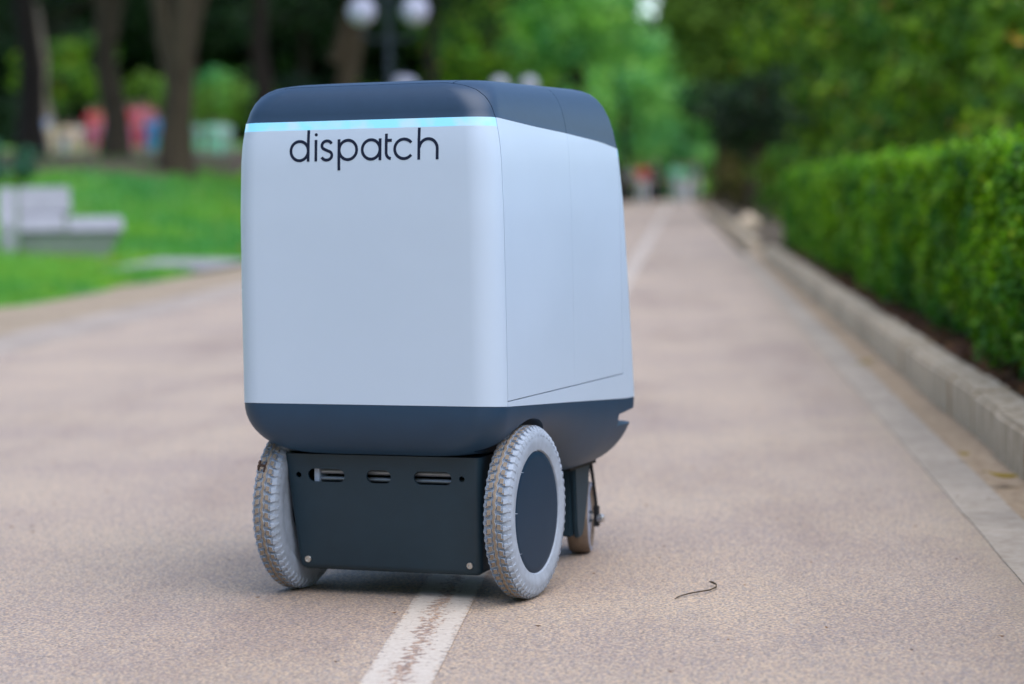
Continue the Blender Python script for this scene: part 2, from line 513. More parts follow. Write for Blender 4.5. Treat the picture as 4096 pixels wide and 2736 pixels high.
# ------------------------------------------------------------------ leaf clouds
def leaf_mesh(name, pts, length, width, flat=0., bend=.0, up=None, face=None):
    n = len(pts)
    pts = np.asarray(pts, dtype=np.float64)
    nrm = rng.normal(size=(n, 3))
    if up is not None: nrm = nrm * (1 - flat) + np.asarray(up) * flat * 2
    if face is not None: nrm = nrm * .62 + face
    nrm /= np.linalg.norm(nrm, axis=1)[:, None]
    a = rng.normal(size=(n, 3))
    a -= nrm * (a * nrm).sum(1)[:, None]
    a /= np.linalg.norm(a, axis=1)[:, None]
    b = np.cross(nrm, a)
    s = rng.uniform(.65, 1.35, n)[:, None]
    L, W = length * s * .5, width * s * .5
    v = np.stack([pts - a * L, pts + b * W - nrm * L * bend, pts + a * L, pts - b * W - nrm * L * bend], axis=1).reshape(-1, 3)
    return quad_mesh(name, v, n)

def quad_mesh(name, v, n):
    me = bpy.data.meshes.new(name)
    me.vertices.add(n * 4)
    me.vertices.foreach_set('co', v.astype(np.float32).ravel())
    me.loops.add(n * 4)
    me.loops.foreach_set('vertex_index', np.arange(n * 4, dtype=np.int32))
    me.polygons.add(n)
    me.polygons.foreach_set('loop_start', np.arange(0, n * 4, 4, dtype=np.int32))
    me.update(calc_edges=True)
    return me

def clumps(centers, radii, per, sq=(1, 1, .8), mid=None):
    out, fc = [], []
    for c, r_ in zip(centers, radii):
        d = rng.normal(size=(per, 3))
        d /= np.linalg.norm(d, axis=1)[:, None]
        q = rng.uniform(.35, 1, per)[:, None] ** .6
        out.append(np.asarray(c) + d * q * r_ * np.asarray(sq))
        o_ = np.zeros(3) if mid is None else np.asarray(c) - np.asarray(mid)
        o_ = o_ / (np.linalg.norm(o_) + 1e-6)
        fc.append(d * .75 + o_ * .35 + np.array((0, 0, .45)))
    return np.concatenate(out), np.concatenate(fc)

def crown_pts(c, rad, nclump, per, cr, shell=.55):
    # clump centres spread through an ellipsoid, thicker towards its surface
    cs = []
    while len(cs) < nclump:
        p = rng.uniform(-1, 1, 3)
        d = np.linalg.norm(p)
        if d < 1 and (d > shell or rng.random() < .35): cs.append(np.asarray(c) + p * np.asarray(rad))
    p, f = clumps(cs, rng.uniform(.6, 1.25, nclump) * cr, per, mid=c)
    return cs, p, f

def limb(p0, p1, r0, r1, n=5, wob=.08):
    p0, p1 = Vector(p0), Vector(p1)
    L = (p1 - p0).length
    pts = [p0.lerp(p1, i / n) + (Vector((random.uniform(-1, 1), random.uniform(-1, 1), random.uniform(-.3, .3))) * wob * L * .3 if 0 < i < n else Vector()) for i in range(n + 1)]
    return pts, [r0 + (r1 - r0) * (i / n) for i in range(n + 1)]

def tree(name, x, y, z, height, trunk_r, lean, crown_c, crown_r, leafmat, barkmat, label, nclump=40, per=130, cr=.8, leaf=.2, limbs=(), group=None, cat='tree', shell=.55, nl=5):
    root = empty(name, (x, y, z), 0, label, cat, group)
    bm = bmesh.new()
    top = Vector((lean[0], lean[1], height))
    pts, rr = limb((0, 0, -.3), top, trunk_r, trunk_r * .55, 7, .05)
    rr[0] *= 1.5
    rr[1] *= 1.05
    bm_tube(bm, pts, rr, 12)
    for (a, b, r0, r1) in limbs:
        lp, lr = limb(a, b, r0, r1, 5, .06)
        bm_tube(bm, lp, lr, 10)
    cs, lp_, lf_ = crown_pts(crown_c, crown_r, nclump, per, cr, shell)
    for c in random.sample(cs, min(nl, len(cs))):
        q, lr = limb(top * .85, c, trunk_r * .4, .03, 5, .12)
        bm_tube(bm, q, lr, 7)
    from_bm('trunk', bm, barkmat, root, ang=60)
    link_mesh('crown', leaf_mesh('crown', lp_, leaf, leaf * .55, face=lf_), leafmat, root)
    return root

def shrub(name, x, y, z, rad, leafmat, label, nclump=16, per=110, cr=.45, leaf=.12, group=None, zc=None, stem=True):
    root = empty(name, (x, y, z), 0, label, 'shrub', group)
    zc = rad[2] if zc is None else zc
    cs, p, f = crown_pts((0, 0, zc), rad, nclump, per, cr, .5)
    f, p = f[p[:, 2] > .02], p[p[:, 2] > .02]
    link_mesh('foliage', leaf_mesh('foliage', p, leaf, leaf * .55, face=f), leafmat, root)
    bm = bmesh.new()
    for c in random.sample(cs, min(6, len(cs))):
        q, lr = limb((random.uniform(-.1, .1), random.uniform(-.1, .1), -.1), c, .035, .01, 4, .1)
        bm_tube(bm, q, lr, 6)
    from_bm('stems', bm, M_BARK_D, root, ang=60)
    return root

# ------------------------------------------------------------------ hedge
hedge = empty('hedge', (0, 0, 0), 0, 'long clipped green hedge behind the concrete kerb', 'hedge')
bm = bmesh.new()
bm_box(bm, 1.22, 1.8, 3.0, 24.6, .08, .75)
for yy in np.arange(3.1, 24.6, .3):
    for k in range(2):
        p0 = (1.2 + random.uniform(0, .5), yy + random.uniform(-.1, .1), .02)
        q, lr = limb(p0, (p0[0] + random.uniform(-.2, .1), p0[1] + random.uniform(-.15, .15), .4), .014, .007, 3, .1)
        bm_tube(bm, q, lr, 5)
from_bm('stems', bm, M_BARK_D, hedge, ang=None)
def hedge_bulge(y, z):
    return .05 * np.sin(y * 2.1 + z * 2) * np.sin(y * .83 + 1) + .05 * clump_noise(y, z)
def clump_noise(y, z):
    return np.sin(y * 7.3 + 2 * np.sin(z * 5 + y)) * np.sin(z * 9.1 + 1.5 * np.sin(y * 3.1)) + .6 * np.sin(y * 15.1 + z * 4) * np.sin(z * 17 - y * 2)
def hedge_pts(n, y0, y1, face):
    yy = rng.uniform(y0, y1, n)
    if face == 'front':
        zz = .105 + .75 * rng.random(n) ** .85
        under = .05 * np.clip((.42 - zz) / .3, 0, 1) ** 1.5
        xx = 1.07 + under + hedge_bulge(yy, zz) + rng.exponential(.035, n) - .02
        keep = (rng.random(n) < np.clip((zz - .10) / .25, .25, 1)) & (rng.random(n) < np.clip(.75 - .55 * clump_noise(yy, zz), .12, 1))
    elif face == 'top':
        xx = 1.05 + .82 * rng.random(n)
        zz = .842 + .03 * np.sin(yy * 1.9) * np.sin(xx * 4) + .02 * np.sin(yy * 6.1) - rng.exponential(.03, n) + .015 + (rng.random(n) < .04) * rng.random(n) * .06
        keep = np.ones(n, bool)
    else:
        xx = 1.06 + .8 * rng.random(n)
        zz = .1 + .8 * rng.random(n)
        yy = 24.75 + hedge_bulge(xx * 3, zz) - rng.exponential(.03, n)
        keep = np.ones(n, bool)
    return np.stack([xx, yy, zz], 1)[keep]
def hedge_leaves(n, y0, y1, face, L, W):
    p = hedge_pts(n, y0, y1, face)
    g = {'front': (-.62, 0, .42), 'top': (-.1, 0, .85), 'end': (0, .6, .4)}[face]
    e = .01
    gy = (hedge_bulge(p[:, 1] + e, p[:, 2]) - hedge_bulge(p[:, 1] - e, p[:, 2])) / (2 * e)
    gz = (hedge_bulge(p[:, 1], p[:, 2] + e) - hedge_bulge(p[:, 1], p[:, 2] - e)) / (2 * e)
    f = np.tile(np.array(g, float), (len(p), 1))
    if face == 'front':
        f[:, 1] += .5 * np.clip(gy, -1, 1)
        f[:, 2] += .5 * np.clip(gz, -1, 1)
    return leaf_mesh('h', p, L, W, bend=.15, face=f)
fp = [hedge_leaves(92000, 5.5, 12, 'front', .028, .017), hedge_leaves(56000, 5.5, 12, 'top', .028, .017), hedge_leaves(42000, 12, 24.75, 'front', .05, .03),
      hedge_leaves(30000, 12, 24.75, 'top', .05, .03), hedge_leaves(5000, 0, 1, 'end', .05, .03), hedge_leaves(6000, 3, 5.5, 'front', .05, .03), hedge_leaves(4000, 3, 5.5, 'top', .05, .03)]
co = []
for m in fp:
    a = np.empty(len(m.vertices) * 3, np.float32)
    m.vertices.foreach_get('co', a)
    co.append(a.reshape(-1, 3))
    bpy.data.meshes.remove(m)
co = np.concatenate(co)
link_mesh('foliage', quad_mesh('foliage', co, len(co) // 4), M_HEDGE, hedge)
# litter under the hedge
n = 5200
pp = np.stack([.975 + .3 * rng.random(n) ** 1.3, rng.uniform(4, 24.5, n), .12 + .015 * rng.random(n)], 1)
tag(link_mesh('leaf_litter', leaf_mesh('leaf_litter', pp, .06, .03, .7, .2, (0, 0, 1)), M_DEADLEAF), kind='stuff')

# ------------------------------------------------------------------ grass
def grass_mesh(n, y0, y1, x0, x1, h, w):
    yy = y0 + (y1 - y0) * rng.random(n) ** 1.2
    xx = x0 + (x1 - x0) * rng.random(n) ** 1.5
    zz = np.array([lawn_h(a, b) for a, b in zip(xx, yy)])
    b0 = np.stack([xx, yy, zz - .01], 1)
    ang = rng.uniform(0, 2 * np.pi, n)
    u = np.stack([np.cos(ang), np.sin(ang), np.zeros(n)], 1) * w * rng.uniform(.6, 1.4, n)[:, None]
    ln = np.stack([rng.normal(0, .35, n), rng.normal(0, .35, n), np.ones(n)], 1) * h * rng.uniform(.5, 1.4, n)[:, None]
    v = np.stack([b0 - u, b0 + u, b0 + ln + u * .3, b0 + ln - u * .3], 1).reshape(-1, 3)
    return v
gv = np.concatenate([grass_mesh(45000, 12, 30, -4.58, -12, .07, .008), grass_mesh(45000, 28, 47, -4.7, -20, .1, .018)])
g0 = gv.reshape(-1, 4, 3)[:, 0]
bare = np.array([y_ > 33 and bank_bare(x_, y_) > -.03 and rng.random() < .93 for x_, y_ in zip(g0[:, 0], g0[:, 1])])
gv = gv.reshape(-1, 4, 3)[~((g0[:, 0] > -5.55) & (g0[:, 1] > 22.5) & (g0[:, 1] < 25.4)) & ~bare].reshape(-1, 3)
tag(link_mesh('grass', quad_mesh('grass', gv, len(gv) // 4), M_GRASS), kind='stuff')

# ------------------------------------------------------------------ delivery robot
robot = empty('delivery_robot', (-.523, 4.4235, 0), R(-17.27), 'pale grey delivery robot with dark lid and spoked-free covered wheels standing over the painted line', 'robot')
robot['label'] = 'pale grey delivery robot with dark lid standing over the painted line on the path'
def tab(x, t_):
    return float(np.interp(x, [p[0] for p in t_], [p[1] for p in t_]))
WZ = [(.3, 0), (.55, .03), (.70, .1), (.80, .3), (.834, .48), (.865, .8), (.885, 1)]
YRT = [(.2, .654), (.322, .643), (.452, .628), (.576, .612), (.725, .593), (.823, .574), (.9, .563)]
ZCT = [(-.16, .8725), (-.124, .8715), (.07, .858), (.241, .848), (.40, .8365), (.461, .831), (.522, .823), (.57, .8175), (.63, .811)]
ZBT = [(-.2, .3650), (-.153, .3648), (-.103, .361), (.185, .341), (.49, .319), (.6, .316)]
def aw(z): return .2588 - .0133 * tab(z, WZ)
def yf(z): return -.153 + .014 * tab(z, WZ)
def yr(z): return tab(z, YRT)
SEG = []
for s in np.linspace(-1, 1, 25)[:-1]: SEG.append(('F', float(s)))
for k in range(12): SEG.append(('FR', k / 12))
for s in np.linspace(0, 1, 41)[:-1]: SEG.append(('R', float(s)))
for k in range(12): SEG.append(('BR', k / 12))
for s in np.linspace(-1, 1, 25)[:-1]: SEG.append(('B', float(s)))
for k in range(12): SEG.append(('BL', k / 12))
for s in np.linspace(0, 1, 41)[:-1]: SEG.append(('L', float(s)))
for k in range(12): SEG.append(('FL', k / 12))
def ringpt(i, a, y0, y1, r0, r1):
    k, s = SEG[i]
    if k == 'F': return s * (a - r0), y0
    if k == 'B': return -s * (a - r1), y1
    if k == 'R': return a, y0 + r0 + s * (y1 - r1 - y0 - r0)
    if k == 'L': return -a, y1 - r1 - s * (y1 - r1 - y0 - r0)
    th = s * math.pi / 2
    if k == 'FR': return a - r0 + r0 * math.sin(th), y0 + r0 - r0 * math.cos(th)
    if k == 'BR': return a - r1 + r1 * math.cos(th), y1 - r1 + r1 * math.sin(th)
    if k == 'BL': return -(a - r1) - r1 * math.sin(th), y1 - r1 + r1 * math.cos(th)
    if k == 'FL': return -(a - r0) - r0 * math.cos(th), y0 + r0 - r0 * math.sin(th)
NP = len(SEG)
YBASE = [ringpt(i, .258, -.15, .58, .05, .05)[1] for i in range(NP)]
def grid(rows):
    # rows: list of rows of points, closed round the perimeter
    bm = bmesh.new()
    vv = [[bm.verts.new(p) for p in r_] for r_ in rows]
    for a, b in zip(vv, vv[1:]):
        for k in range(NP):
            bm.faces.new((a[k], a[(k + 1) % NP], b[(k + 1) % NP], b[k]))
    return bm, vv
def body_row(zfun):
    out = []
    for i in range(NP):
        z = zfun(YBASE[i])
        x, y_ = ringpt(i, aw(z), yf(z), yr(z), .05, .05)
        out.append((x, y_, z))
    return out
zc_, zb_ = (lambda y_: tab(y_, ZCT)), (lambda y_: tab(y_, ZBT))
STRIP = .0155
rows = [body_row(lambda y_, f=f: zb_(y_) + (zc_(y_) - STRIP - zb_(y_)) * f) for f in np.linspace(0, 1, 37)]
rows += [body_row(lambda y_, f=f: zc_(y_) - STRIP + STRIP * f) for f in (.33, .66, 1)]
bm, vv = grid(rows)
strip_layer = bm.faces.layers.int.new('strip')
bm.faces.ensure_lookup_table()
for k, f in enumerate(bm.faces):
    f[strip_layer] = 1 if k >= 36 * NP else 0
def cut(bm, co, no):
    bmesh.ops.bisect_plane(bm, geom=bm.verts[:] + bm.edges[:] + bm.faces[:], plane_co=co, plane_no=no, dist=1e-6)
G = .0009
for y_ in (-.105, .533):
    for s in (-G, G): cut(bm, (0, y_ + s, 0), (0, 1, 0))
for s in (-.0003, .0003): cut(bm, (0, .245 + s, 0), (0, 1, 0))
for s in (-G, G): cut(bm, (0, 0, .370 + s), (0, 0, 1))
def split(bm, classify, mats):
    parts = {}
    bm.verts.index_update()
    for f in bm.faces:
        k = classify(f.calc_center_median(), f)
        if k: parts.setdefault(k, []).append([v.co.copy() for v in f.verts])
    out = {}
    for k, fl in parts.items():
        b2 = bmesh.new()
        key = {}
        for pts in fl:
            vs2 = []
            for p in pts:
                h = (round(p.x, 6), round(p.y, 6), round(p.z, 6))
                if h not in key: key[h] = b2.verts.new(p)
                if key[h] not in vs2: vs2.append(key[h])
            if len(vs2) > 2: b2.faces.new(vs2)
        out[k] = b2
    bm.free()
    return out
def shell(name, b2, mat, th=.006, ang=30, label=None):
    me = bpy.data.meshes.new(name)
    bmesh.ops.recalc_face_normals(b2, faces=b2.faces)
    # outward: compare with the body axis
    f0 = max(b2.faces, key=lambda f: f.calc_area())
    c = f0.calc_center_median()
    if f0.normal.dot(c - Vector((0, .2, .55))) < 0: bmesh.ops.reverse_faces(b2, faces=b2.faces)
    b2.to_mesh(me)
    b2.free()
    o = link_mesh(name, me, mat, robot)
    md = o.modifiers.new('solid', 'SOLIDIFY')
    md.thickness, md.offset, md.use_quality_normals = th, -1, True
    apply_mods(o, ang)
    if label: o['label'] = label
    return o
def cls_body(c, f):
    side = abs(c.x) > .18
    if abs(c.y + .105) < G and side: return None
    if abs(c.y - .533) < G and side and c.z > .37: return None
    in_door = side and -.105 < c.y < .533
    if in_door and abs(c.z - .37) < G: return None
    lr = 'r' if c.x > 0 else 'l'
    if in_door and c.z > .37:
        if abs(c.y - .245) < .0003: return None
        return ('side_door_' if c.y < .245 else 'side_panel_') + lr
    if f[strip_layer]: return 'strip_f' if c.y < 0 else 'strip_b'
    return 'front_shell' if c.y < -.105 else 'rear_shell'
P = split(bm, cls_body, None)
for k, b2 in P.items():
    if k.startswith('strip'): shell('light_strip', b2, M_LED, .005)
    else: shell('door_panel' if k.startswith('side') else {'front_shell': 'face_panel', 'rear_shell': 'body_shell'}[k], b2, M_WHITE)

# dark lid
CAPT = [(0, 0), (.005, .0016), (.021, .0052), (.036, .0108), (.048, .018), (.0565, .0262), (.0625, .0355), (.0655, .0450), (.0675, .0560), (.0692, .078), (.0705, .105)]
caps = []
hs = [0, .005, .012, .02, .028, .036, .042, .048, .0525, .0565, .060, .0625, .0642, .0655, .0667, .0675, .0684, .0692, .0699, .0705]
for h in hs:
    d = tab(h, CAPT)
    row = []
    for i in range(NP):
        zc = zc_(YBASE[i])
        z = zc + (.9432 - zc) * (h / .0705)
        rr_ = .05 + d * .75
        x, y_ = ringpt(i, aw(zc) - d, yf(zc) + d, yr(zc) - d * 1.05, rr_, rr_)
        row.append((x, y_, z))
    caps.append(row)
for f in (.7, .4, .12):
    row = []
    for (x, y_, z) in caps[len(hs) - 1]:
        row.append((x * f, .2 + (y_ - .2) * f, .9432 + .0018 * (1 - f * f)))
    caps.append(row)
bm, vv = grid(caps)
bm.faces.new(vv[-1])
for y_ in (-.105, .245):
    for s in (-G * .8, G * .8): cut(bm, (0, y_ + s, 0), (0, 1, 0))
for x_ in (-.165, .165):
    for s in (-G, G): cut(bm, (x_ + s, 0, 0), (1, 0, 0))
def cls_cap(c, f):
    if abs(c.y + .105) < G * .8 or abs(c.y - .245) < G * .8: return None
    if c.y < -.105: return 'lid_front'
    if c.y > .245: return 'lid_rear'
    if abs(abs(c.x) - .165) < G: return None
    return 'lid_hatch' if abs(c.x) < .165 else ('lid_side_r' if c.x > 0 else 'lid_side_l')
for k, b2 in split(bm, cls_cap, None).items():
    shell('lid_hatch' if k == 'lid_hatch' else 'lid_panel', b2, M_CAP)

# dark tub under the shell
def zbot(y_): return .2675 - .078 * sstep((y_ - .08) / .34)
rows = []
for th in np.linspace(0, 90, 15):
    s_, c_ = math.sin(R(th)), math.cos(R(th))
    row = []
    for i in range(NP):
        zt = zb_(YBASE[i]) - .0012
        z = zt + (zbot(YBASE[i]) - zt) * s_
        d = .082 * (1 - c_)
        rr_ = .05 + d * .5
        x, y_ = ringpt(i, .2582 - d, -.1525 + d * .85, .643 - d * 1.1, rr_, rr_)
        row.append((x, y_, z))
    rows.append(row)
rows.append([(x * .6, .2 + (y_ - .2) * .6, z) for (x, y_, z) in rows[-1]])
rows.insert(0, [(x * .95, .2 + (y_ - .2) * .95, z + .02) for (x, y_, z) in rows[0]])
bm, vv = grid(rows)
bm.faces.new(vv[-1])
bm.faces.new(list(reversed(vv[0])))
tub = from_bm('tub', bm, [M_TUB, M_BLACK], robot, ang=None)
cutters = []
def cutter(bm):
    o = from_bm('cutter', bm, None, robot, ang=None)
    cutters.append(o)
    return o
for s in (-1, 1):
    b2 = bmesh.new()
    bm_lathe(b2, [(s * .189, .170), (s * .32, .170)], 64)
    bmesh.ops.translate(b2, verts=b2.verts, vec=(0, .018, .158))
    cutter(b2)
b2 = bmesh.new()
v = bm_box(b2, -.4, .4, .512, .8, .2655, .2895)
for q in v:
    if q.co.y > .7 and q.co.z > .28: q.co.z = .2985 + .009
cutter(b2)
for cu in cutters:
    md = tub.modifiers.new('b', 'BOOLEAN')
    md.operation, md.object, md.solver = 'DIFFERENCE', cu, 'EXACT'
apply_mods(tub, 28)
for cu in cutters: bpy.data.objects.remove(cu)
cutters.clear()

# front chassis cover with slots
bm = bmesh.new()
bmv = [bm.verts.new(p) for p in ((-.183, -.058, .047), (.183, -.058, .047), (.160, .2, .047), (-.160, .2, .047), (-.197, -.088, .266), (.197, -.088, .266), (.172, .2, .266), (-.172, .2, .266))]
for f in ((0, 3, 2, 1), (4, 5, 6, 7), (0, 1, 5, 4), (1, 2, 6, 5), (2, 3, 7, 6), (3, 0, 4, 7)):
    bm.faces.new([bmv[i] for i in f])
bm.edges.ensure_lookup_table()
bev = [e for e in bm.edges if (e.verts[0].co.y < 0 and e.verts[1].co.y < 0 and not (e.verts[0].co.z > .2 and e.verts[1].co.z > .2)) or all(v.co.z < .1 for v in e.verts)]
bmesh.ops.bevel(bm, geom=bev, offset=.013, segments=4, affect='EDGES', profile=.5)
cover = from_bm('chassis_cover', bm, [M_PLATE, M_BLACK], robot, ang=None)
def plate_y(z): return -.058 - .030 * (z - .047) / .219
b2 = bmesh.new()
cv = [b2.verts.new(p) for p in ((-.178, -.052, .053), (.178, -.052, .053), (.146, .3, .053), (-.146, .3, .053), (-.192, -.0832, .262), (.192, -.0832, .262), (.158, .3, .262), (-.158, .3, .262))]
for f in ((0, 3, 2, 1), (4, 5, 6, 7), (0, 1, 5, 4), (1, 2, 6, 5), (2, 3, 7, 6), (3, 0, 4, 7)):
    b2.faces.new([cv[i] for i in f])
cutter(b2)
def capsule(x0, x1, z, h, n=10):
    r_ = h / 2
    p = [(x0 + r_ + r_ * math.cos(R(90 + 180 * k / n)), z + r_ * math.sin(R(90 + 180 * k / n))) for k in range(n + 1)]
    p += [(x1 - r_ + r_ * math.cos(R(-90 + 180 * k / n)), z + r_ * math.sin(R(-90 + 180 * k / n))) for k in range(n + 1)]
    return p
for (x0, x1) in ((-.148, -.074), (-.030, .019), (.064, .138)):
    b2 = bmesh.new()
    bm_prism(b2, capsule(x0, x1, .2265, .0245), -.14, -.03)
    cutter(b2)
for x_ in (-.167, .158):
    b2 = bmesh.new()
    bm_prism(b2, [(x_ + .0055 * math.cos(R(18 * k)), .2265 + .0055 * math.sin(R(18 * k))) for k in range(20)], -.14, -.03)
    cutter(b2)
for cu in cutters:
    md = cover.modifiers.new('b', 'BOOLEAN')
    md.operation, md.object, md.solver = 'DIFFERENCE', cu, 'EXACT'
apply_mods(cover, 30)
for cu in cutters: bpy.data.objects.remove(cu)
cutters.clear()
bm = bmesh.new()
bm_box(bm, -.152, .152, -.02, .21, .06, .2585)
bm_box(bm, -.155, .155, .02, .19, .20, .30)
from_bm('chassis_core', bm, M_BLACK, robot)
for (z_, r_) in ((.2325, .0052), (.2190, .0044)):
    bm = bmesh.new()
    bm_tube(bm, [(-.132, -.064, z_), (.172, -.064, z_)], r_, 16)
    from_bm('rail', bm, M_RAIL, robot)
bm = bmesh.new()
bm_box(bm, -.139, -.129, -.074, -.035, .213, .242)
from_bm('bracket', bm, M_BRACKET, robot)
bm = bmesh.new()
bm_tube(bm, [(-.012, -.064, .2165), (.0, -.066, .2175), (.014, -.063, .217)], .0016, 8)
from_bm('wire', bm, M_WIRE, robot)
def screw(loc, r_=.0062, rot=(R(90), 0, 0), mat=None):
    bm = bmesh.new()
    bm_lathe(bm, [(-.004, r_), (.0025, r_), (.0035, r_ * .88), (.0035, r_ * .5), (.0012, r_ * .45), (.0012, .0001)], 24, 'z')
    o = from_bm('screw', bm, mat or M_STEEL, robot, ang=30)
    o.location, o.rotation_euler = loc, rot
    return o
for x_ in (-.162, .162):
    screw((x_, plate_y(.067) + .0005, .067))

# lettering: monoline strokes laid on the front shell
def arc(cx, cz, rx, rz, a0, a1, n=28):
    return [(cx + rx * math.cos(R(a0 + (a1 - a0) * k / n)), cz + rz * math.sin(R(a0 + (a1 - a0) * k / n))) for k in range(n + 1)]
T0, XB, XT = .0053, .8025, .8365
RD = .0172
LET = {
 'd': [arc(-.1178, .8195, RD, RD, 0, 360, 44), [(-.1005, .8565), (-.1005, .8003)]],
 'i': [[(-.0853, .8388), (-.0853, .8003)]],
 's': [arc(-.0636, .82815, .0098, .0083, 22, 250, 22)[:-3] + [(-.0655, .8202), (-.0615, .8186)] + arc(-.0640, .8106, .0103, .0083, 70, -158, 24)[2:]],
 'p': [arc(-.0222, .8195, RD, RD, 0, 360, 44), [(-.0398, .8388), (-.0398, .7835)]],
 'a': [arc(.0231, .8193, RD, RD, 0, 360, 44), [(.0406, .8385), (.0406, .8000)]],
 't': [[(.0525, .8465), (.0525, .8130)] + arc(.0620, .8130, .0095, .0105, 180, 268, 10), [(.0525, .8347), (.0632, .8347)]],
 'c': [arc(.0868, .8190, RD + .0006, RD, 38, 322, 36)],
 'h': [[(.1155, .8555), (.1155, .7993)], arc(.1335, .8185, .0172, .0172, 172, 0, 26) + [(.1507, .7993)]],
}
for ch, strokes in LET.items():
    bm = bmesh.new()
    for si, st in enumerate(strokes):
        closed = (abs(st[0][0] - st[-1][0]) + abs(st[0][1] - st[-1][1])) < 1e-6
        # resample straight runs so the ribbon follows the shell
        pts = []
        for a, b in zip(st, st[1:]):
            m_ = max(1, int(math.hypot(b[0] - a[0], b[1] - a[1]) / .004))
            for k in range(m_): pts.append((a[0] + (b[0] - a[0]) * k / m_, a[1] + (b[1] - a[1]) * k / m_))
        if not closed: pts.append(st[-1])
        n_ = len(pts)
        L_, R_ = [], []
        off = .0004 + .00012 * si
        for k, p in enumerate(pts):
            q0 = pts[k - 1] if (k or closed) else p
            q1 = pts[(k + 1) % n_] if (k < n_ - 1 or closed) else p
            dx, dz = q1[0] - q0[0], q1[1] - q0[1]
            l_ = math.hypot(dx, dz) or 1
            nx, nz = -dz / l_ * T0 / 2, dx / l_ * T0 / 2
            for lst, s in ((L_, 1), (R_, -1)):
                X, Z = p[0] + s * nx, p[1] + s * nz
                lst.append((bm.verts.new((X, yf(Z) - off, Z)), bm.verts.new((X, yf(Z) + .001, Z))))
        rng_ = range(n_ if closed else n_ - 1)
        for k in rng_:
            j = (k + 1) % n_
            bm.faces.new((L_[k][0], L_[j][0], R_[j][0], R_[k][0]))
            bm.faces.new((L_[k][0], L_[k][1], L_[j][1], L_[j][0]))
            bm.faces.new((R_[k][0], R_[j][0], R_[j][1], R_[k][1]))
        if not closed:
            for k in (0, n_ - 1): bm.faces.new((L_[k][0], R_[k][0], R_[k][1], L_[k][1]))
    if ch == 'i':
        bm_prism(bm, [(-.0853 + .0030 * math.cos(R(20 * k)), .8478 + .0030 * math.sin(R(20 * k))) for k in range(18)], yf(.8478) - .0004, yf(.8478) + .001)
    from_bm('letter', bm, M_TEXT, robot, ang=20)

# wheels
def tyre_bm():
    bm = bmesh.new()
    half = [(.0200, .1105), (.0238, .1130), (.0252, .1200), (.0260, .1290), (.0258, .1355), (.0250, .1382), (.0248, .1395), (.0240, .1435), (.0220, .1480), (.016, .1508), (.006, .1522)]
    prof = half + [(-x, r_) for (x, r_) in reversed(half)]
    bm_lathe(bm, prof, 112, closed=True)
    return bm
def tread_bm():
    bm = bmesh.new()
    N = 60
    def P(x, r_, a): return Vector((x, r_ * math.cos(a), r_ * math.sin(a)))
    def block(x0, x1, a0, a1, r0, r1, shear=0, taper=.9, tri=0):
        xm, am = (x0 + x1) / 2, (a0 + a1) / 2
        b_, t_ = [], []
        for (x, a) in ((x0, a0), (x1, a0), (x1, a1), (x0, a1)):
            aa = a + shear * (x - xm) / .01
            b_.append(bm.verts.new(P(x, r0, aa)))
            x2, a2 = xm + (x - xm) * taper, am + (aa - am) * taper
            if tri and x == x1: a2 = am + (a2 - am) * tri
            t_.append(bm.verts.new(P(x2, r1 if not (tri and x == x1) else r1 - .0065, a2)))
        f = bm.faces.new(t_)
        f.material_index = 1 if not tri else 0
        for k in range(4):
            bm.faces.new((b_[k], b_[(k + 1) % 4], t_[(k + 1) % 4], t_[k]))
    st = 2 * math.pi / N
    for k in range(N):
        j = random.uniform(-.02, .02) * st
        for sgn in (-1, 1):
            o = st * (.25 if sgn > 0 else -.25)
            a = k * st + o + j
            def bx(x0, x1, a0, a1, r0, r1, **kw):
                block(sgn * x0, sgn * x1, a0, a1, r0, r1, **kw)
            bx(.0056, .0136, a - st * .32, a + st * .30, .1490, .1574, shear=sgn * .010)
            bx(.0105, .0170, a + st * .28, a + st * .46, .1480, .1556, shear=0)
            bx(.0160, .0238, a - st * .12, a + st * .54, .1435, .1555, tri=.35)
            bx(.0222, .0258, a - st * .06, a + st * .42, .1385, .1495, tri=.4)
    # wavy centre rib
    n = N * 4
    rib = []
    for k in range(n):
        a = 2 * math.pi * k / n
        c = .0010 * (1 if (k % 4) in (0, 1) else -1)
        rib.append([bm.verts.new(P(c + x, r_, a)) for (x, r_) in ((-.0034, .1505), (-.0028, .1575), (-.0005, .1579), (.0005, .1574), (.0010, .1579), (.0028, .1575), (.0034, .1505))])
    for k in range(n):
        a, b = rib[k], rib[(k + 1) % n]
        for i in range(6):
            f = bm.faces.new((a[i], a[i + 1], b[i + 1], b[i]))
            f.material_index = 1 if 1 <= i <= 4 else 0
    return bm
tb = tyre_bm()
bmesh.ops.recalc_face_normals(tb, faces=tb.faces)
tyre_me = bpy.data.meshes.new('tyre')
tb.to_mesh(tyre_me)
tb.free()
smooth(tyre_me, 40)
tyre_me.materials.append(M_TYRE)
tb = tread_bm()
bmesh.ops.recalc_face_normals(tb, faces=tb.faces)
tread_me = bpy.data.meshes.new('tread')
tb.to_mesh(tread_me)
tb.free()
tread_me.materials.append(M_TYRE)
tread_me.materials.append(M_TREADTOP)
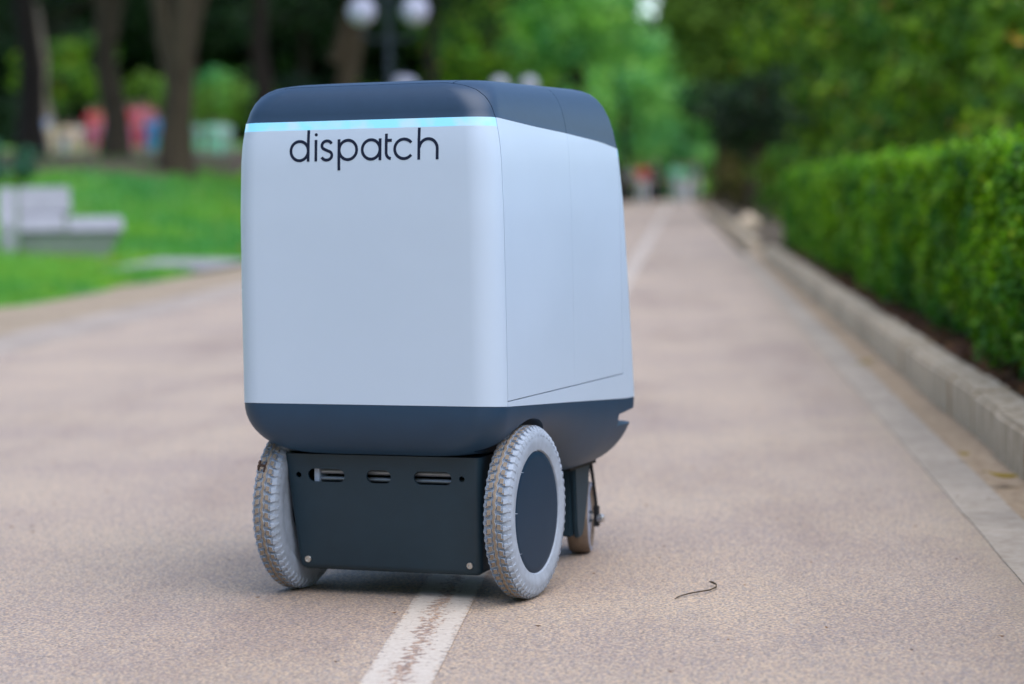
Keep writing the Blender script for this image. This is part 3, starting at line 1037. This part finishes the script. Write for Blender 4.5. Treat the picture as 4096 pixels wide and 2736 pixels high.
for sgn in (-1, 1):
    wh = empty('wheel', (.2415 if sgn > 0 else -.2155, .016, .158))
    wh.parent = robot
    wh.rotation_euler = (R(37 if sgn > 0 else 11), 0, 0)
    link_mesh('tyre', tyre_me, None, wh)
    link_mesh('tread', tread_me, None, wh)
    bm = bmesh.new()
    bm_lathe(bm, [(sgn * .010, .1120), (sgn * .0205, .1115), (sgn * .0222, .1090), (sgn * .0227, .1000), (sgn * .0231, .05), (sgn * .0232, .0005)], 96)
    from_bm('hub_cover', bm, M_HUB, wh, ang=40)
    bm = bmesh.new()
    bm_lathe(bm, [(-sgn * .010, .066), (-sgn * .004, .062), (sgn * .002, .03), (-sgn * .03, .028), (-sgn * .034, .0005)], 64)
    from_bm('rim', bm, M_BLACK, wh, ang=40)
    bm = bmesh.new()
    bm_lathe(bm, [(-sgn * .0200, .1115), (-sgn * .0215, .104), (-sgn * .0205, .085), (-sgn * .018, .066), (sgn * .004, .066), (sgn * .004, .1115)], 96, closed=True)
    from_bm('rim_flange', bm, M_TYRE, wh, ang=40)
    # moulding nibs on the sidewall edge
    bm = bmesh.new()
    for k in range(9):
        a = 2 * math.pi * k / 9 + .3
        p = Vector((sgn * .0240, .1135 * math.cos(a), .1135 * math.sin(a)))
        q = p + Vector((sgn * .004, -.0012 * math.cos(a), -.0012 * math.sin(a)))
        bm_tube(bm, [p, q], [.0006, .0003], 5)
    tag(from_bm('rubber_nibs', bm, M_TYRE, wh), kind='stuff')
    if sgn < 0:
        # dried mud pressed into the tread
        bm = bmesh.new()
        for (dx, da, w_, l_) in ((-.016, 0, .0035, .016), (-.003, .02, .003, .017), (-.0095, .005, .011, .0035)):
            a = R(146) + da - R(11)
            for k in range(6):
                xx, aa = dx + random.uniform(-.001, .001), a + (k / 5 - .5) * l_ / .157
                p = Vector((xx, .1575 * math.cos(aa), .1575 * math.sin(aa)))
                n_ = Vector((0, math.cos(aa), math.sin(aa)))
                t_ = Vector((0, -math.sin(aa), math.cos(aa)))
                wd = w_ * random.uniform(.35, .6)
                vs2 = [bm.verts.new(p + n_ * .0012 + Vector((s * wd, 0, 0)) + t_ * u * (l_ / 9)) for (s, u) in ((-1, -1), (1, -1), (1, 1), (-1, 1))]
                vb2 = [bm.verts.new(q.co - n_ * .005) for q in vs2]
                bm.faces.new(vs2)
                for i in range(4): bm.faces.new((vs2[i], vb2[i], vb2[(i + 1) % 4], vs2[(i + 1) % 4]))
        from_bm('mud_mark', bm, M_MUD, wh)

# rear casters
for sgn in (-1, 1):
    cx = sgn * .148
    cw = empty('caster_wheel', (cx + .006, .556, .0745))
    cw.parent = robot
    cw.rotation_euler = (0, 0, R(14))
    bm = bmesh.new()
    bm_lathe(bm, [(-.018, .050), (-.0235, .062), (-.0215, .070), (-.011, .0745), (.011, .0745), (.0215, .070), (.0235, .062), (.018, .050)], 56)
    for f in bm.faces:
        c = f.calc_center_median()
        f.material_index = 1 if abs(c.x) > .0222 else 0
    from_bm('caster_tyre', bm, [M_CASTER, M_CASTERSIDE], cw, ang=35)
    bm = bmesh.new()
    bm_lathe(bm, [(-.020, .030), (-.0175, .051), (.0175, .051), (.020, .030)], 40)
    from_bm('caster_hub', bm, M_CASTERSIDE, cw, ang=35)
    leg = empty('caster_leg', (cx, 0, 0))
    leg.parent = robot
    bm = bmesh.new()
    for (x0, x1) in ((-.041, -.0305), (.0305, .041)):
        bm_prism(bm, [(.43, .215), (.530, .215), (.502, .12), (.478, .062), (.468, .046), (.445, .046), (.438, .07)], x0, x1, 'x')
    bm_box(bm, -.0305, .0305, .432, .450, .050, .212)
    for (x0, x1) in ((-.0302, -.0285), (.0285, .0302)):
        bm_prism(bm, [(.44, .07), (.44, .10), (.56, .086), (.56, .064)], x0, x1, 'x')
    bmesh.ops.bevel(bm, geom=bm.edges[:], offset=.003, segments=2, affect='EDGES')
    from_bm('fork', bm, M_PLATE, leg, ang=30)
    bm = bmesh.new()
    bm_lathe(bm, [(-.04, .006), (.04, .006)], 16)
    ax_ = from_bm('axle', bm, M_STEEL, leg)
    ax_.location = (0, .535, .078)
    # thin stay behind the wheel with its bolt
    bm = bmesh.new()
    bm_tube(bm, [(.020, .572, .21), (.024, .585, .15), (.028, .590, .10), (.028, .591, .055)], [.005, .0036, .0036, .005], 10)
    bm_box(bm, .0235, .0335, .585, .597, .050, .092)
    from_bm('stay', bm, M_BLACK, leg)
    bm = bmesh.new()
    bm_lathe(bm, [(.030, .0085), (.040, .0085), (.0425, .006), (.0425, .0003)], 18)
    bo = from_bm('bolt', bm, M_STEEL, leg)
    bo.location = (.002, .591, .0665)
bm = bmesh.new()
bm_box(bm, -.19, .19, .40, .555, .186, .235)
from_bm('caster_mount', bm, M_BLACK, robot)

# ------------------------------------------------------------------ small things on the ground
bm = bmesh.new()
tw = [(p[0] * .70, p[1] * 1.25, p[2] * .8) for p in [(0, 0, .003), (.012, .018, .004), (.035, .032, .006), (.062, .044, .007), (.09, .062, .006), (.108, .088, .006), (.109, .108, .007), (.10, .122, .008), (.092, .128, .009)]]
bm_tube(bm, tw, [.0008, .0010, .0012, .0013, .0014, .0014, .0014, .0023, .0012], 7)
o = from_bm('twig', bm, M_BARK)
o.location = (-.018, 4.33, .0)
tag(o, 'thin curled dark twig lying on the bare path right of the robot', 'twig')
n = 170
pp = np.stack([rng.uniform(-2.6, .75, n), 3.2 + 6 * rng.random(n) ** 1.5, .004 + .003 * rng.random(n)], 1)
tag(link_mesh('path_debris', leaf_mesh('path_debris', pp, .011, .004, .8, .3, (0, 0, 1)), M_DEADLEAF), kind='stuff')
def leaf_obj(x, y, z, L, mat, rz, label, group=None, curl=.25):
    bm = bmesh.new()
    sec = []
    for k in range(9):
        u = k / 8
        w_ = math.sin(math.pi * u ** .8) * .24 * L + .0006
        zz = curl * L * (2 * u - 1) ** 2 * .5
        sec.append([bm.verts.new((w_ * s, (u - .5) * L, zz + abs(s) * w_ * .4)) for s in (-1, -.5, 0, .5, 1)])
    for a, b in zip(sec, sec[1:]):
        for k in range(4): bm.faces.new((a[k], a[k + 1], b[k + 1], b[k]))
    bm_tube(bm, [(0, .5 * L, curl * L * .5), (0, .62 * L, curl * L * .35)], L * .012, 5)
    o = from_bm('fallen_leaf', bm, mat, ang=50)
    o.location, o.rotation_euler = (x, y, z), (random.uniform(-.2, .2), random.uniform(-.2, .2), rz)
    return tag(o, label, 'leaf', group)
leaf_obj(.775, 5.92, .022, .085, M_YELLOWLEAF, 1.1, 'yellow brown curled leaf lying at the foot of the kerb near the frame edge')
leaf_obj(.742, 6.42, .022, .05, M_YELLOWLEAF, .4, 'small yellow leaf on the sandy verge a step behind the curled leaf')
leaf_obj(.735, 9.75, .022, .09, M_YELLOWLEAF, 2, 'bright yellow leaf on the sandy verge halfway along the kerb')
leaf_obj(-1.24, 8.9, .012, .07, M_DEADLEAF, .7, 'dry leaf on the path left of the robot')
for (x, y) in ((-6.2, 24.4), (-5.6, 23.6), (-5.2, 21.5), (-6.1, 21), (-5.3, 30), (-5.9, 31), (-7.2, 23.5), (-5.0, 27.5), (-6.6, 20), (-7.6, 33)):
    leaf_obj(x, y, lawn_h(x, y) + .07, .16, M_YELLOWLEAF, random.uniform(0, 6), 'yellowed leaf fallen on the lawn around the concrete bench', 'yellow leaves scattered on the lawn')

# ------------------------------------------------------------------ concrete bench
bench = empty('concrete_bench', (-6.62, 25.6, lawn_h(-6.5, 25.6) - .03), R(16), 'pale concrete bench with half-length backrest on the lawn by the path', 'bench')
def solid(name, outline, x0, x1, parent, mat=M_BENCH, bev=.02):
    bm = bmesh.new()
    bm_prism(bm, outline, x0, x1, 'x')
    bmesh.ops.bevel(bm, geom=bm.edges[:], offset=bev, segments=2, affect='EDGES')
    return from_bm(name, bm, mat, parent, ang=35)
solid('seat', [(-.30, .31), (-.27, .36), (-.08, .50), (.28, .50), (.28, .30), (-.2, .30)], -.46, .03, bench)
solid('seat', [(-.30, .30), (-.27, .35), (-.10, .46), (.28, .46), (.28, .29), (-.2, .29)], .05, .64, bench)
solid('backrest', [(.02, .50), (.20, .79), (.32, .79), (.28, .46)], -.46, .10, bench)
solid('end_block', [(-.26, 0), (-.24, .40), (-.04, .54), (.14, .79), (.34, .79), (.30, 0)], -.66, -.475, bench)
bm = bmesh.new()
vs2 = [bm.verts.new(p) for p in ((-.40, -.13, -.05), (.42, -.13, -.05), (.42, .2, -.05), (-.40, .2, -.05), (-.47, -.25, .297), (.62, -.25, .285), (.62, .27, .285), (-.47, .27, .297))]
for f in ((0, 3, 2, 1), (4, 5, 6, 7), (0, 1, 5, 4), (1, 2, 6, 5), (2, 3, 7, 6), (3, 0, 4, 7)):
    bm.faces.new([vs2[i] for i in f])
bmesh.ops.bevel(bm, geom=bm.edges[:], offset=.02, segments=2, affect='EDGES')
from_bm('plinth', bm, M_BENCH, bench, ang=35)
tag(sheet('pavement', -5.5, -4.5, 22.6, 25.3, .04, M_SLAB, 6, 8, lambda x, y: lawn_h(x, y) + .03), kind='structure')

# ------------------------------------------------------------------ lamps
def lamp(x, y, h, span, az, label, gr=.17):
    root = empty('street_lamp', (x, y, lawn_h(x, y)), az, label, 'street lamp', 'globe lamps beside the path')
    bm = bmesh.new()
    bm_lathe(bm, [(0, .14), (.25, .13), (.3, .08), (1.0, .065), (h + .15, .045), (h + .22, .06), (h + .3, .02), (h + .38, .004)], 18, 'z')
    from_bm('post', bm, M_POST, root, ang=30)
    for s in (-1, 1):
        bm = bmesh.new()
        bm_tube(bm, [(0, 0, h - .45), (s * span * .3, 0, h - .48), (s * span * .5, 0, h - .36), (s * span * .5, 0, h - .19)], .022, 10)
        bm_lathe_z = [(h - .22, .05), (h - .16, .085), (h - .14, .085)]
        b3 = bmesh.new()
        bm_lathe(b3, bm_lathe_z, 18, 'z')
        bmesh.ops.translate(b3, verts=b3.verts, vec=(s * span * .5, 0, 0))
        tmp = bpy.data.meshes.new('tmp')
        b3.to_mesh(tmp)
        b3.free()
        bm.from_mesh(tmp)
        bpy.data.meshes.remove(tmp)
        from_bm('arm', bm, M_POST, root, ang=30)
        bm = bmesh.new()
        bmesh.ops.create_uvsphere(bm, u_segments=24, v_segments=16, radius=gr)
        from_bm('globe', bm, M_GLOBE, root, (s * span * .5, 0, h), ang=80)
    return root
lamp(-4.76, 40, 3.68, .88, R(5), 'tall dark lamp post with two white globes, nearest of the lamps', .23)
lamp(-4.98, 74, 3.84, .9, R(4), 'twin globe lamp far down the path edge, seen above the rear of the lid', .25)
lamp(-7.0, 62, 3.44 - lawn_h(-7.0, 62), .6, R(80), 'twin globe lamp on the lawn peeping over the front of the lid', .24)

# ------------------------------------------------------------------ trees: left grove
def px(x, Y):              # ground X for a column of the photograph at depth Y
    return (x - 1562) / 5541 * Y
def lz(x, y): return lawn_h(x, y) - .05
LG = 'trees of the grove on the lawn'
for (cx, Y, r_, lean, limbs, bmat, cr_, lab) in (
    (402, 40, .26, (.5, .3), (((.05, .05, 1.5), (-.55, .3, 5.5), .2, .12), ((.15, .1, 1.9), (1.15, .5, 6), .17, .1)), M_BARK, 6, 'thick brown trunk forking low, nearer of the pair behind the bench'),
    (255, 45, .24, (-.2, .3), (((0, 0, 2.3), (-.75, .2, 6.2), .17, .1), ((0, 0, 2.4), (.7, .4, 6.5), .15, .1)), M_BARK, 5, 'slim dark trunk forking in a V, farther of the pair behind the bench'),
    (62, 52, .29, (-.1, .2), (), M_BARK_D, 3.5, 'stout dark trunk at the left edge of the grove'),
    (118, 80, .17, (-.9, .2), (), M_BARK_P, 3.5, 'thin pale leaning trunk left of the forked trunks'),
    (770, 60, .3, (1.1, .4), (((.1, .1, 2.6), (1.5, .3, 7), .2, .1),), M_BARK, 4.5, 'brown leaning trunk behind the nearest globe lamp'),
    (600, 70, .3, (.1, .2), (), M_BARK_D, 3.5, 'dark straight trunk behind the left shoulder of the robot'),
    (1010, 85, .28, (-.2, .2), (), M_BARK_D, 5, 'dark slender trunk deep behind the robot lid')):
    X = px(cx, Y)
    tree('tree', X, Y, lz(X, Y), 7.5, r_, lean, (lean[0], lean[1], 9.2), (cr_, cr_, 3.4), M_SHADELEAF, bmat, lab, int(16 * cr_), 100, 1.3, .36, limbs, LG)
# crowns that roof the lawn over, mostly above the frame
for i, (X, Y, lab) in enumerate(((-21, 66, 'broad dark tree roofing the lawn left of the forked trunks'), (-30, 116, 'broad dark tree at the back left of the lawn'),
                                 (-18, 116, 'broad dark tree behind the people on the lawn'), (-9, 112, 'broad dark tree at the far right of the lawn'))):
    tree('tree', X, Y, lz(X, Y), 7, .32, (.2, 0), (0, 0, 8.6), (7, 7, 4.6), M_SHADELEAF, M_BARK_D, lab, 70, 90, 1.6, .4, (), LG)

# shrubs at the back of the lawn
SG = 'shrubs at the back of the lawn'
for (cx, Y, rad, zc, mat, lab) in (
    (170, 98, (2.6, 1.4, 1.5), 3.0, M_SHRUB, 'mid green shrub rising behind the people in cream'),
    (60, 104, (1.6, 1.2, 1.0), 1.2, M_SHADELEAF, 'low dark shrub at the far left of the lawn'),
    (320, 100, (2.4, 1, 1.0), 2.2, M_LIME, 'yellow green shrub behind the people in red'),
    (545, 92, (1.9, .9, .9), 1.6, M_LIME, 'yellow green shrub close to the left edge of the lid'),
    (480, 98, (2.0, 1, 1.4), 1.7, M_GREEN, 'light green shrub behind the person in mint'),
    (650, 88, (1.5, 1.2, 1.3), 1.4, M_SHADELEAF, 'dark round shrub left of the nearest globe lamp'),
    (830, 92, (1.1, 1.1, 1.0), 1.4, M_SHRUB, 'olive green shrub below the leaning trunk')):
    X = px(cx, Y)
    shrub('shrub', X, Y, lz(X, Y), rad, mat, lab, 20, 60, .62, .24, SG, zc)
X = px(2, 34)
shrub('shrub', X, 34, lz(X, 34), (.35, .35, .3), M_TEAL, 'blue green shrub at the frame edge beside the bench', 12, 80, .17, .08, None, .45)

# far woods: one closed dark mass behind everything
def wall_pts(n, fx, x0, x1, z0, z1):
    xx = rng.uniform(x0, x1, n)
    zz = z0 + (z1 - z0) * rng.random(n)
    return np.stack([xx, fx(xx) + rng.normal(0, 1.6, n) + 1.5 * np.sin(xx * .7) * np.sin(zz * .8), zz], 1)
wp = np.concatenate([wall_pts(40000, lambda x: 124 + 0 * x, -75, -4, 0, 20), wall_pts(30000, lambda x: 127 + 0 * x, -60, -4, 2, 15), wall_pts(26000, lambda x: 140 + 0 * x, -8, 70, 0, 14), wall_pts(12000, lambda x: 146 + 0 * x, -14, 20, 0, 14)])
wp = wp[~((np.abs(wp[:, 0] + 1.85) < .9) & (np.abs(wp[:, 2] - 11.2) < 1.1))]
tag(link_mesh('far_woods', leaf_mesh('far_woods', wp, 1.1, .7), M_SHADELEAF), kind='stuff')

n = 9000
bp = np.stack([rng.uniform(-34, 20, n), -13 + rng.normal(0, 1.5, n), .3 + 9.5 * rng.random(n)], 1)
bp[:, 1] += -4 * np.sin(bp[:, 0] * .3)
n = 6000
bq = np.stack([-17 + rng.normal(0, 1.2, n), rng.uniform(-14, 16, n), .3 + 7.5 * rng.random(n)], 1)
tag(link_mesh('treeline', leaf_mesh('treeline', np.concatenate([bp, bq]), .75, .5), M_SHRUB), kind='stuff')

# trees round the far end of the path
FG = 'trees round the far end of the path'
for (cx, Y, H, cz, rad, mat, lab) in (
    (1300, 100, 6, 5.6, (4.2, 4, 4.4), M_GREEN, 'fresh green tree behind the rear of the robot lid'),
    (1430, 112, 6, 4.9, (3.0, 3, 3.0), M_GREEN, 'pale green tree standing left of the far end of the path'),
    (1570, 124, 6, 4.8, (2.4, 2.4, 3.4), M_GREEN, 'green tree closing the view at the end of the path'),
    (1650, 86, 6, 6.6, (1.9, 2.2, 2.4), M_LIME, 'lime green tree leaning over the right edge of the far path'),
    (1330, 88, 5, 6.9, (2.1, 2.2, 1.7), M_GREEN, 'light green tree hanging over the path at the top'),
    (1130, 96, 6, 6.6, (3.6, 3.4, 3.6), M_SHRUB, 'dark green tree behind the two small globes')):
    X = px(cx, Y)
    tree('tree', X, Y, 0 if X > -4.5 else lz(X, Y), H, .22, (.2, 0), (0, 0, cz), rad, mat, M_BARK_D, lab, 55, 85, 1.0, .3, (), FG)
for (X, Y, rad, zc, lab) in ((-4.2, 134, (2.6, 1.6, 2.2), 2.0, 'wide bright shrub closing the path end, left of the pale shirts'), (.4, 133, (2.2, 1.6, 1.9), 1.8, 'bright shrub closing the path end, behind the navy top')):
    shrub('shrub', X, Y, 0, rad, M_GREEN, lab, 30, 90, .7, .3, 'shrubs closing the far end of the path', zc)
# right-hand wall of trees behind the hedge
RG = 'trees and tall shrubs behind the hedge'
for i, (X, Y, rad, zc, mat, lab) in enumerate((
    (4.1, 17.5, (1.7, 2.0, 2.6), 2.2, M_SHRUB, 'tall dark green tree rising behind the near end of the hedge'),
    (3.6, 22, (1.6, 2.2, 2.8), 2.5, M_SHRUB, 'tall leafy tree behind the middle of the hedge'),
    (3.4, 27, (1.6, 2.2, 2.8), 2.6, M_SHRUB, 'tall tree with rusty leaves behind the far end of the hedge'),
    (3.7, 33, (1.7, 2.4, 3.2), 3.0, M_SHRUB, 'tall tree just past the end of the hedge'),
    (3.6, 42, (1.6, 2.6, 3.6), 3.6, M_SHRUB, 'tall tree second past the end of the hedge'),
    (3.5, 54, (1.8, 3, 4.2), 4.8, M_SHRUB, 'tall tree over the shaded hollow beside the path'),
    (3.9, 68, (2.2, 3, 4.8), 5.4, M_SHRUB, 'tall tree far along the right side of the path'),
    (4.2, 86, (3, 3.4, 5), 5.4, M_SHRUB, 'farthest tall tree on the right side of the path'))):
    tree('tree', X, Y, .03, zc * 1.1, .14, (.1, .1), (0, 0, zc), rad, mat, M_BARK_D, lab, 62, 120, .40 + Y * .006, .095 + .0028 * Y, (), RG, shell=.45)
for (X, Y, r_, lab, bmat) in ((1.42, 50, .16, 'low tree with shade-dark leaves filling the hollow just past the hedge end', M_BARK), (1.7, 62, .2, 'low tree with shade-dark leaves deeper in the hollow past the hedge end', M_BARK)):
    tree('tree', X, Y, .03, 2.0, r_, (.3, .2), (.1, .2, 2.3), (1.2, 1.8, 1.0), M_SHADELEAF, bmat, lab, 26, 80, .45, .17, (), RG)  # the hollow's shade is put into the dark leaf colour
for (X, Y, rad, zc, mat, lab) in ((1.55, 68, (.6, .9, .8), .95, M_OLIVE, 'olive brown shrub in the bed beside the far path'), (2.0, 47, (.6, .9, .7), .8, M_SHRUB, 'low green shrub under the low dark tree past the hedge')):
    shrub('shrub', X, Y, .03, rad, mat, lab, 14, 90, .35, .13, None, zc)
bm = bmesh.new()
bmesh.ops.create_icosphere(bm, subdivisions=3, radius=1)
for v in bm.verts:
    k = 1 + .12 * math.sin(v.co.x * 5 + 1) * math.sin(v.co.y * 4) + .08 * math.sin(v.co.z * 7)
    v.co = Vector((v.co.x * .17, v.co.y * .22, v.co.z * .17)) * k
o = from_bm('boulder', bm, M_KERB, ang=50)
o.location = (1.06, 38, .12)
tag(o, 'pale grey boulder beside the path just past the hedge end', 'boulder')

# ------------------------------------------------------------------ people
SKIN = [simple('skin_' + n, c, .55, .05, 10) for n, c in (('light', (.52, .33, .24)), ('tan', (.36, .21, .14)))]
HAIR = simple('dark_hair', (.012, .010, .009), .5, .1, 30)
CLOTH = {}
def cloth(name, col):
    if name not in CLOTH: CLOTH[name] = simple('cloth_' + name, col, .85, .06, 12)
    return CLOTH[name]
def skin_mesh(name, verts, edges, mat, parent, sub=1):
    me = bpy.data.meshes.new(name)
    me.from_pydata([v[0] for v in verts], [], [])
    me.edges.add(len(edges))
    me.edges.foreach_set('vertices', [i for e in edges for i in e])
    me.update()
    o = link_mesh(name, me, mat, parent)
    o.modifiers.new('skin', 'SKIN')
    if not me.skin_vertices: me.skin_vertices.new(name='s')
    for i, v in enumerate(verts):
        r_ = v[1]
        me.skin_vertices[0].data[i].radius = r_ if isinstance(r_, tuple) else (r_, r_)
        me.skin_vertices[0].data[i].use_root = (i == 0)
    md = o.modifiers.new('sub', 'SUBSURF')
    md.levels = md.render_levels = sub
    return apply_mods(o, None)
def person(x, y, z, rz, h, top, bottom, label, phase=.5, skin=0, group=None):
    root = empty('person', (x, y, z), rz, label, 'person', group)
    k = h / 1.72
    V, E = [], []
    def add(p, r_, par=None):
        V.append((tuple(q * k for q in p), tuple(q * k for q in r_) if isinstance(r_, tuple) else r_ * k))
        if par is not None: E.append((par, len(V) - 1))
        return len(V) - 1
    sw = .26 * phase
    pel = add((0, 0, .93), (.13, .10))
    wst = add((0, 0, 1.08), (.12, .09), pel)
    che = add((0, -.01, 1.30), (.15, .10), wst)
    nk0 = add((0, 0, 1.43), (.07, .065), che)
    nk1 = add((0, -.01, 1.50), (.055, .055), nk0)
    hd0 = add((0, -.02, 1.57), (.070, .080), nk1)
    hd1 = add((0, -.015, 1.65), (.074, .090), hd0)
    add((0, -.01, 1.70), (.045, .06), hd1)
    limbs = {}
    for s in (-1, 1):
        hp = add((s * .09, 0, .88), .085, pel)
        kn = add((s * .10, -s * sw * .5 - .02, .49), .058, hp)
        an = add((s * .10, -s * sw + .03, .09), .042, kn)
        fo = add((s * .105, -s * sw - .06, .035), (.04, .03), an)
        add((s * .11, -s * sw - .14, .025), (.032, .02), fo)
        sh = add((s * .17, 0, 1.39), .058, che)
        el = add((s * .225, s * sw * .35 + .02, 1.12), .042, sh)
        wr = add((s * .235, s * sw * .6 - .06, .88), .028, el)
        pa = add((s * .235, s * sw * .6 - .08, .82), (.024, .036), wr)
        for fi, (dy, ln) in enumerate(((-.03, .07), (-.01, .085), (.01, .08), (.028, .062))):
            f1 = add((s * .232, s * sw * .6 - .08 + dy, .775), .010, pa)
            add((s * .222, s * sw * .6 - .085 + dy, .775 - ln * .55), .008, f1)
        t1 = add((s * .222, s * sw * .6 - .115, .82), .011, pa)
        add((s * .212, s * sw * .6 - .13, .785), .009, t1)
        limbs[s] = (hp, kn, an, sh, el, wr)
    skin_mesh('body', V, E, SKIN[skin], root)
    def garment(name, chain, extra, mat):
        idx, vs2, es2 = {}, [], []
        for a, b in chain:
            for q in (a, b):
                if q not in idx:
                    idx[q] = len(vs2)
                    r_ = V[q][1]
                    vs2.append((V[q][0], tuple(c + extra * k for c in r_) if isinstance(r_, tuple) else r_ + extra * k))
            es2.append((idx[a], idx[b]))
        skin_mesh(name, vs2, es2, mat, root)
    ch = [(che, wst), (wst, pel), (che, nk0)]
    for s in (-1, 1): ch += [(che, limbs[s][3]), (limbs[s][3], limbs[s][4])]
    garment('top', ch, .016, top)
    ch = []
    for s in (-1, 1): ch += [(pel, limbs[s][0]), (limbs[s][0], limbs[s][1]), (limbs[s][1], limbs[s][2])]
    garment('trousers', ch, .02, bottom)
    bm = bmesh.new()
    bmesh.ops.create_uvsphere(bm, u_segments=16, v_segments=12, radius=1)
    bmesh.ops.delete(bm, geom=[v for v in bm.verts if v.co.z < -.25 and v.co.y < .3], context='VERTS')
    for v in bm.verts: v.co = Vector((v.co.x * .086 * k, (v.co.y * .106 + .008) * k, (1.645 + v.co.z * .105) * k))
    bmesh.ops.delete(bm, geom=[v for v in bm.verts if v.co.y < -.075 * k and v.co.z < 1.69 * k], context='VERTS')
    from_bm('hair', bm, HAIR, root, ang=80)
    bm = bmesh.new()
    bm_prism(bm, [(-.012 * k, 1.59 * k), (.012 * k, 1.59 * k), (.005 * k, 1.635 * k), (-.005 * k, 1.635 * k)], -.135 * k, -.085 * k)
    from_bm('nose', bm, SKIN[skin], root, ang=80)
    for s in (-1, 1):
        for nm, p, sc, m_ in (('eye', (s * .03, -.100, 1.645), (.012, .008, .007), HAIR), ('ear', (s * .08, 0, 1.62), (.012, .022, .032), SKIN[skin])):
            bm = bmesh.new()
            bmesh.ops.create_icosphere(bm, subdivisions=1, radius=1)
            for v in bm.verts: v.co = Vector([(v.co[i] * sc[i] + p[i]) * k for i in range(3)])
            from_bm(nm, bm, m_, root, ang=80)
    return root
red, pink, cream, blue, mint = cloth('red', (.72, .07, .08)), cloth('pink', (.75, .2, .3)), cloth('cream', (.88, .72, .42)), cloth('blue', (.01, .3, .62)), cloth('mint', (.36, .85, .56))
pale, dark, grey, green, sky_ = cloth('pale', (.7, .68, .68)), cloth('dark', (.02, .022, .03)), cloth('grey', (.2, .2, .22)), cloth('green', (.12, .5, .2)), cloth('pale_blue', (.4, .47, .6))
for (cx, Y, h, rz, tp, bt, lab) in (
    (1478, 92, 1.7, .1, red, pale, 'person in red top and pale trousers walking on the far path'),
    (1506, 96, 1.74, 0, dark, dark, 'person dressed in black walking beside the red top on the far path'),
    (1556, 90, 1.68, .1, mint, pale, 'person in pale mint top walking on the far path'),
    (1578, 93, 1.6, -.2, green, pale, 'person in bright green top on the far path'),
    (1598, 100, 1.76, 0, cloth('navy', (.03, .04, .1)), grey, 'person in navy top at the right of the far path'),
    (1448, 104, 1.7, 3, grey, dark, 'person in grey top at the left of the far path')):
    person(px(cx, Y), Y, .004, rz, h, tp, bt, lab, random.uniform(.3, 1), random.randint(0, 1), 'people walking on the far path')
for (cx, Y, h, rz, tp, bt, lab) in (
    (98, 64, 1.15, .4, sky_, grey, 'person in pale blue top at the far left of the lawn'),
    (112, 60, .86, .2, cream, cream, 'small person all in cream beside the pale blue top'),
    (142, 61, .88, -.3, cream, pale, 'small person in cream top and pale trousers under the green shrub'),
    (160, 62, .9, .8, cloth('peach', (.85, .6, .42)), cream, 'small person in peach top left of the forked trunks'),
    (176, 63, .86, .1, cloth('ivory', (.85, .78, .62)), cloth('peach', (.85, .6, .42)), 'small person in ivory top and peach trousers next to the slim forked trunk'),
    (205, 66, 1.3, .5, red, pink, 'person in red top and pink trousers left of the slim forked trunk'),
    (222, 67, 1.35, .2, cloth('coral', (.75, .22, .13)), red, 'person in coral top and red trousers close to the slim trunk'),
    (236, 63, 1.05, -.2, pink, sky_, 'person in pink top and pale blue trousers half behind the slim trunk'),
    (296, 66, 1.35, .3, red, pink, 'person in red top standing right of the slim forked trunk'),
    (315, 67, 1.4, .3, pink, red, 'person in pink top and red trousers between the two forked trunks'),
    (333, 68, 1.45, -.5, cloth('coral', (.75, .22, .13)), pink, 'person in coral top and pink trousers between the two forked trunks'),
    (350, 65, 1.3, -.5, pink, cloth('lilac', (.55, .3, .55)), 'person in pink top and lilac trousers behind the ones in blue'),
    (342, 60, .92, .2, blue, blue, 'small person all in bright blue between the two forked trunks'),
    (360, 60, 1.0, 1.2, blue, cloth('teal', (.02, .35, .45)), 'small person in blue top and teal trousers touching the thick trunk'),
    (456, 62, .9, .2, cloth('sage', (.4, .62, .48)), mint, 'small person in sage green top right of the thick trunk'),
    (486, 61, .95, .9, mint, mint, 'small person all in mint left of the robot'),
    (505, 60, .95, -.4, cloth('pale_mint', (.55, .88, .68)), mint, 'small person in pale mint top close to the left side of the robot'),
    (524, 62, .92, .4, cloth('pale_mint', (.55, .88, .68)), cloth('sage', (.4, .62, .48)), 'small person in pale mint top and sage trousers touching the robot outline')):
    X = px(cx, Y)
    person(X, Y, lawn_h(X, Y) + .01, rz, h, tp, bt, lab, random.uniform(.1, .6), random.randint(0, 1), 'people gathered on the lawn')
